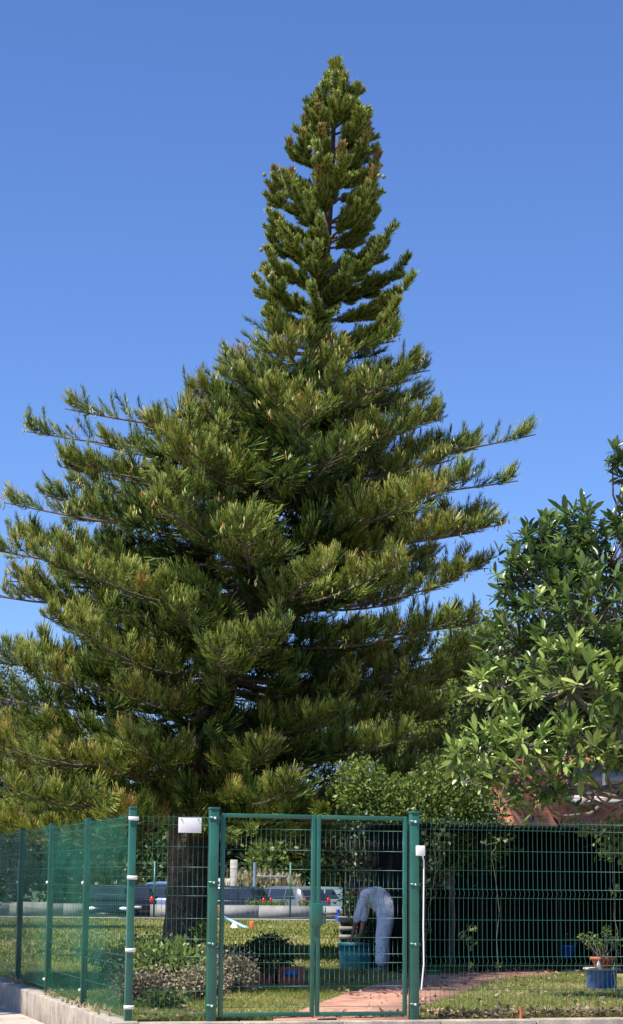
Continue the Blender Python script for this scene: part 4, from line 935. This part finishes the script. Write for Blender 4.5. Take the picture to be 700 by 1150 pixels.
# small blue planter in the shade
q = gr(638, 1090); b = MB(); t = thing('blue_planter', 'small blue hanging planter in the dark shed opening', 'pot', tuple(at(637, 1078, q[1]))); P = at(637, 1076, q[1]); b.lathe(P, [(0, 0), (.08, 0), (.12, .18), (.13, .18), (.13, .2), (.1, .2), (0, .17)], 18); b.build('pot', MT['bluep'], t, smooth=True)
f = MB(); cloud(f, P + [0, 0, .24], (.13, .1, .09), 90, .06, .5); f.build('foliage', dkgreen, t)
b = MB(); b.tube([P + [-.12, 0, .2], [P[0], P[1], 2.15], P + [.12, 0, .2]], .005, 4); b.build('hanger', MT['black'], t)
q = gr(486, 1093); b = MB(); b.box((q[0] - .13, q[1] - .05, 0.022), (q[0] + .1, q[1] + .08, .05)); bevel(b.build('tray', mat('bright_green_plastic', (.02, .4, .2), (.02, .36, .18), 5, .4)), .01); o = bpy.data.objects['tray']; tag(o, 'flat bright green plastic tray lying on the brick path', 'tray')
q = gr(585, 1145); b = MB(); b.tube([q - [0, 0, .03], q + [.005, 0, .06], q + [-.004, 0, .13]], [.02, .018, .014], 7); tag(b.build('wooden_peg', MT['terra']), 'short reddish peg sticking out of the ground by the right fence', 'peg')

# ------------------------------------------------------------------ grass blades and litter
n = 260000
t_ = rng.uniform(-.2, 9, n); v_ = .06 + (rng.uniform(0, 1, n) ** 1.5) * 17
P = C0 + U * t_[:, None] + Vv * v_[:, None]; P = P + 0
P[:, 0] -= 0
vis = (np.abs(P[:, 0] / P[:, 1]) < .17) & ~inpath(P[:, 0], P[:, 1]) & (t_ > .06)
# extend leftwards for deeper rows is not needed: the fence bounds it
P = P[vis]; m = len(P); P[:, 2] = 0
patch = np.sin(P[:, 0] * 1.7 + np.sin(P[:, 1] * 1.3) * 2) * .5 + np.sin(P[:, 1] * 2.3 + P[:, 0]) * .5
hgt = rng.uniform(.02, .055, m) * (1 + .3 * patch) * (1 + 1.0 * (rng.random(m) < .03))
a = rng.uniform(0, 6.28, m); lean = rng.uniform(.2, 1.1, m)
tip = P + np.stack([np.cos(a) * lean * hgt, np.sin(a) * lean * hgt, hgt], 1)
wd = .0045; b2 = rng.uniform(0, 6.28, m); sd = np.stack([np.cos(b2), np.sin(b2), 0 * b2], 1) * wd
Vg = np.stack([P - sd, P + sd, tip], 1).reshape(-1, 3)
gm = leafmat('grass_blades', [(0, (.09, .14, .025)), (.4, (.20, .24, .05)), (.7, (.36, .34, .12)), (1, (.50, .43, .22))], .3, rough=.7, spec=.15)
b = MB(); b.add(Vg, np.arange(m * 3).reshape(m, 3), np.clip(rng.normal(.50, .2, m) - .18 * patch, 0, 1)); tag(b.build('grass', gm), 'short dry green grass of the garden lawn', 'grass', kind='stuff')
n = 70000; P = np.stack([rng.uniform(-12, 5, n), rng.uniform(34, 73.5, n), np.zeros(n)], 1)
P = P[(P[:, 0] > C0[0] + (P[:, 1] - C0[1]) * Vv[0] / Vv[1] + .3)]; m = len(P); patch = np.sin(P[:, 0] * 1.3 + np.sin(P[:, 1] * .35) * 2) * .5 + np.sin(P[:, 1] * .5 + P[:, 0] * .6) * .5
hgt = rng.uniform(.03, .08, m); a = rng.uniform(0, 6.28, m); tip = P + np.stack([np.cos(a) * .5 * hgt, np.sin(a) * .5 * hgt, hgt], 1); sd = np.array([[.03, .0, 0]]) * rng.uniform(.5, 1.2, m)[:, None]
b = MB(); b.add(np.stack([P - sd, P + sd, tip], 1).reshape(-1, 3), np.arange(m * 3).reshape(m, 3), np.clip(rng.normal(.5, .2, m) - .25 * patch, 0, 1)); tag(b.build('grass', gm), 'patchy drier grass on the far half of the lawn', 'grass', kind='stuff')
# litter
n = 5200; t_ = rng.uniform(.1, 9, n); v_ = np.abs(rng.normal(0, .35, n)) + .07; far_ = rng.random(n) < .35; v_[far_] = rng.uniform(.1, 12, far_.sum())
keep = (t_ > tG1 + .3) | (rng.random(n) < .16); P = (C0 + U * t_[:, None] + Vv * v_[:, None])[keep]; P[:, 2] = rng.uniform(.02, .07, len(P)); m = len(P)
f = rng.normal(0, 1, (m, 3)) * [1, 1, .35]; f /= np.linalg.norm(f, axis=1)[:, None]; s = np.cross(f, rng.normal(0, .5, (m, 3)) + [0, 0, 1]); s /= np.linalg.norm(s, axis=1)[:, None]; u = np.cross(f, s); sz = rng.uniform(.03, .10, m)
V = P[:, None] + (SQ[None, :, 0, None] * f[:, None] + SQ[None, :, 1, None] * s[:, None] + SQ[None, :, 2, None] * u[:, None]) * sz[:, None, None]; V[..., 2] = np.maximum(V[..., 2], .006)
b = MB(); b.add(V.reshape(-1, 3), np.arange(m * 4).reshape(m, 4), rng.uniform(0, 1, m)); tag(b.build('fallen_leaves', brownl), 'dry brown fallen leaves strewn along the fence foot', 'leaf litter', kind='stuff')
# weeds at the foot of the netting
b = MB()
for _ in range(70):
    q = C0 + Vv * (rng.choice([1.2, 2.6, 4.1, 7.5]) + rng.normal(0, .35)) - U * rng.uniform(.02, .1); a = rng.uniform(0, 6.28)
    cloud(b, q + [0, 0, .035], .04, 5, .045, .5, clump=5, up_=1.5)
tag(b.build('kerb_weeds', dry), 'dry weeds and scraps along the top of the left kerb wall', 'weeds', kind='stuff')

# ------------------------------------------------------------------ person
YPn = gr(431, 1092)[1]; sp_ = YPn / F; PX = at(431, 1092, YPn)
def J(px, py, dy=0.0): return Vector((at(px, py, YPn)[0] - PX[0], dy, (1091.5 - py) * sp_))
def skinmesh(name, pts, edges, rad, m, parent, sub=2, root=0):
    me = bpy.data.meshes.new(name); me.from_pydata([tuple(p) for p in pts], edges, []); o = bpy.data.objects.new(name, me); col.objects.link(o)
    o.modifiers.new('s', 'SKIN'); sv = me.skin_vertices[0].data
    for i, r_ in enumerate(rad): sv[i].radius = (r_, r_) if np.isscalar(r_) else r_
    sv[root].use_root = True
    md = o.modifiers.new('u', 'SUBSURF'); md.levels = sub; md.render_levels = sub
    dg = bpy.context.evaluated_depsgraph_get(); me2 = bpy.data.meshes.new_from_object(o.evaluated_get(dg)); bpy.data.objects.remove(o)
    me2.name = name; me2.materials.clear(); me2.materials.append(m)
    for p_ in me2.polygons: p_.use_smooth = True
    o = bpy.data.objects.new(name, me2); col.objects.link(o); o.parent = parent; return o
pe = thing('person', 'person in pale overalls bending forward over the teal tub behind the gate', 'person', (PX[0], YPn, 0))
dl = .085
pelv = J(437, 1022); chest = J(419, 1009); nb_ = J(409, 1004); neck = J(402, 1003); head1 = J(397, 1002); head2 = J(393, 1004)
pts = [pelv, J(428, 1013), chest, nb_, neck, head1, head2]; ed = [(0, 1), (1, 2), (2, 3), (3, 4), (4, 5), (5, 6)]
rad = [(.135, .16), (.12, .15), (.13, .17), (.10, .12), .052, .088, .078]
cl_pts = [pelv, J(428, 1013), chest, nb_]; cl_ed = [(0, 1), (1, 2), (2, 3)]; cl_rad = [(.185, .18), (.185, .18), (.185, .20), (.115, .13)]
for sg_ in (-1, 1):
    dy = sg_ * dl; k = len(pts); ox = 5 if sg_ > 0 else -4
    hip = J(438 + ox * .5, 1027, dy); kn = J(433 + ox * 1.1, 1060, dy * 1.2); an = J(433 + ox * 1.4, 1087, dy * 1.25); heel = J(435 + ox * 1.4, 1089.5, dy * 1.25); toe = J(424 + ox * 1.4, 1090, dy * 1.4)
    pts += [hip, kn, an, toe]; ed += [(0, k), (k, k + 1), (k + 1, k + 2), (k + 2, k + 3)]; rad += [.085, .058, .042, .032]
    k2 = len(cl_pts); calf = J(433.5 + ox, 1074, dy * 1.2); hem = J(433 + ox * 1.5, 1085.5, dy * 1.25)
    cl_pts += [hip, J(436 + ox, 1044, dy * 1.1), kn, calf, hem]; cl_ed += [(0, k2), (k2, k2 + 1), (k2 + 1, k2 + 2), (k2 + 2, k2 + 3), (k2 + 3, k2 + 4)]; cl_rad += [.165, .14, .118, .108, .112]
    shd = J(410, 1007, sg_ * .17); el_ = J(405 + ox, 1031, sg_ * .18); wr = J(401 + ox, 1049, sg_ * .12); pm = J(399.5 + ox, 1053.5, sg_ * .11)
    k = len(pts); pts += [shd, el_, wr, pm]; ed += [(3, k), (k, k + 1), (k + 1, k + 2), (k + 2, k + 3)]; rad += [.062, .045, .03, (.022, .04)]
    pi = k + 3
    for fi in range(4):
        yy = pm.y + (fi - 1.5) * .021; b1 = Vector((pm.x - .008, yy, pm.z - .045)); b2_ = Vector((pm.x - .02 , yy * 1.0, pm.z - .075)); b3 = Vector((pm.x - .012, yy, pm.z - .10 + .006 * abs(fi - 1.3)))
        k = len(pts); pts += [b1, b2_, b3]; ed += [(pi, k), (k, k + 1), (k + 1, k + 2)]; rad += [.0095, .0085, .007]
    k = len(pts); pts += [Vector((pm.x - .035, pm.y - sg_ * .025, pm.z - .02)), Vector((pm.x - .05, pm.y - sg_ * .02, pm.z - .05))]; ed += [(pi, k), (k, k + 1)]; rad += [.011, .008]
    slv = (shd * .0) + el_ * .55 + wr * .45
    k2 = len(cl_pts); cl_pts += [shd, (shd + el_) / 2, el_, slv]; cl_ed += [(3, k2), (k2, k2 + 1), (k2 + 1, k2 + 2), (k2 + 2, k2 + 3)]; cl_rad += [.082, .070, .060, .058]
body = skinmesh('body', pts, ed, rad, MT['skin'], pe)
skinmesh('overalls', cl_pts, cl_ed, cl_rad, MT['cloth'], pe)
hd = (head1 + head2) / 2; fdir = (head2 - head1).normalized()
b = MB(); b.ball(tuple(head1 + Vector((-.0, 0, .035))), (.115, .098, .092), 9); b.build('hair', MT['hair'], pe, smooth=True, local=True)
b = MB(); b.tube([tuple(head2 + Vector((-.05, 0, -.045))), tuple(head2 + Vector((-.075, 0, -.07)))], [.014, .018], 6); b.build('nose', MT['skin'], pe, smooth=True, local=True)
for sg_ in (-1, 1):
    b = MB(); b.ball(tuple(head1 + Vector((-.005, sg_ * .088, -.02))), (.026, .012, .034), 6); b.build('ear', MT['skin'], pe, smooth=True, local=True)
    b = MB(); b.ball(tuple(head2 + Vector((-.066, sg_ * .032, -.02))), (.012, .012, .010), 5); b.build('eye', MT['white'], pe, smooth=True, local=True)
    hl = J(436 + (4 if sg_ > 0 else -2.5), 1089, sg_ * dl * 1.25); tt = J(423 + (4 if sg_ > 0 else -2.5), 1090, sg_ * dl * 1.4)
    b = MB(); b.ball(tuple((hl + tt) / 2 + Vector((0, 0, .012))), ((hl - tt).length / 2 + .025, .052, .045), 8); b.build('shoe', MT['wood'], pe, smooth=True, local=True)
tw = MB(); q = J(424, 1061, -.14); tw.ball(tuple(q), (.04, .02, .035), 6); tw.build('tool_pouch', MT['black'], pe, smooth=True, local=True)

# ------------------------------------------------------------------ unseen tree added out of frame, shaped to shade pavement, lawn and person
tree('added_shade_tree', 'tall unseen tree added outside the netted fence, beyond the left edge, to cast shade', 'tree', (-8.65, 22.4, STREET), 6.0,
     [(np.array([.6, 2.6, 12.2]), 1.8), (np.array([2.1, 2.3, 13.4]), 1.6), (np.array([2.3, 2.9, 15.3]), 1.65), (np.array([2.2, 1.1, 15.2]), 1.6), (np.array([-.1, 1.3, 11.6]), 1.8), (np.array([.6, .8, 14.0]), 1.9), (np.array([2.3, .0, 14.2]), 1.5), (np.array([1.0, 4.2, 14.4]), 1.7), (np.array([2.4, 3.9, 16.6]), 1.5)], 36000, .17, green1, .5, spread=.13, tr=.2)

# ------------------------------------------------------------------ light
SUN_EL, SUN_AZ = R(60), R(55)          # shadows run away from the camera and to the right by SUN_AZ
sd_ = Vector((math.sin(SUN_AZ) * math.cos(SUN_EL), math.cos(SUN_AZ) * math.cos(SUN_EL), -math.sin(SUN_EL)))
ld = bpy.data.lights.new('sun', 'SUN'); ld.energy = 5.0; ld.angle = R(.53); ld.color = (1, .95, .87)
lo = bpy.data.objects.new('sun', ld); col.objects.link(lo); lo.rotation_euler = sd_.to_track_quat('-Z', 'Y').to_euler(); lo.location = (-20, -20, 30)
w = bpy.data.worlds.new('World'); scene.world = w; w.use_nodes = True; N = w.node_tree.nodes; L = w.node_tree.links
sk = N.new('ShaderNodeTexSky'); sk.sky_type = 'NISHITA'; sk.sun_disc = False; sk.sun_elevation = SUN_EL
sk.sun_rotation = math.atan2(-sd_[0], -sd_[1]); sk.altitude = 300; sk.air_density = 1.0; sk.dust_density = .3; sk.ozone_density = 3.0
bg = N['Background']; bg.inputs['Strength'].default_value = .096; tn = N.new('ShaderNodeMix'); tn.data_type = 'RGBA'; tn.blend_type = 'MULTIPLY'; tn.inputs['Factor'].default_value = 1; tn.inputs['B'].default_value = (.56, .71, 1.04, 1)
L.new(sk.outputs[0], tn.inputs['A']); L.new(tn.outputs['Result'], bg.inputs[0])
vs = scene.view_settings; vs.view_transform = 'Standard'; vs.look = 'None'; vs.exposure = 0.8; vs.gamma = 1; vs.use_curve_mapping = False
for o in bpy.data.objects:
    if '_o' in o: del o['_o']
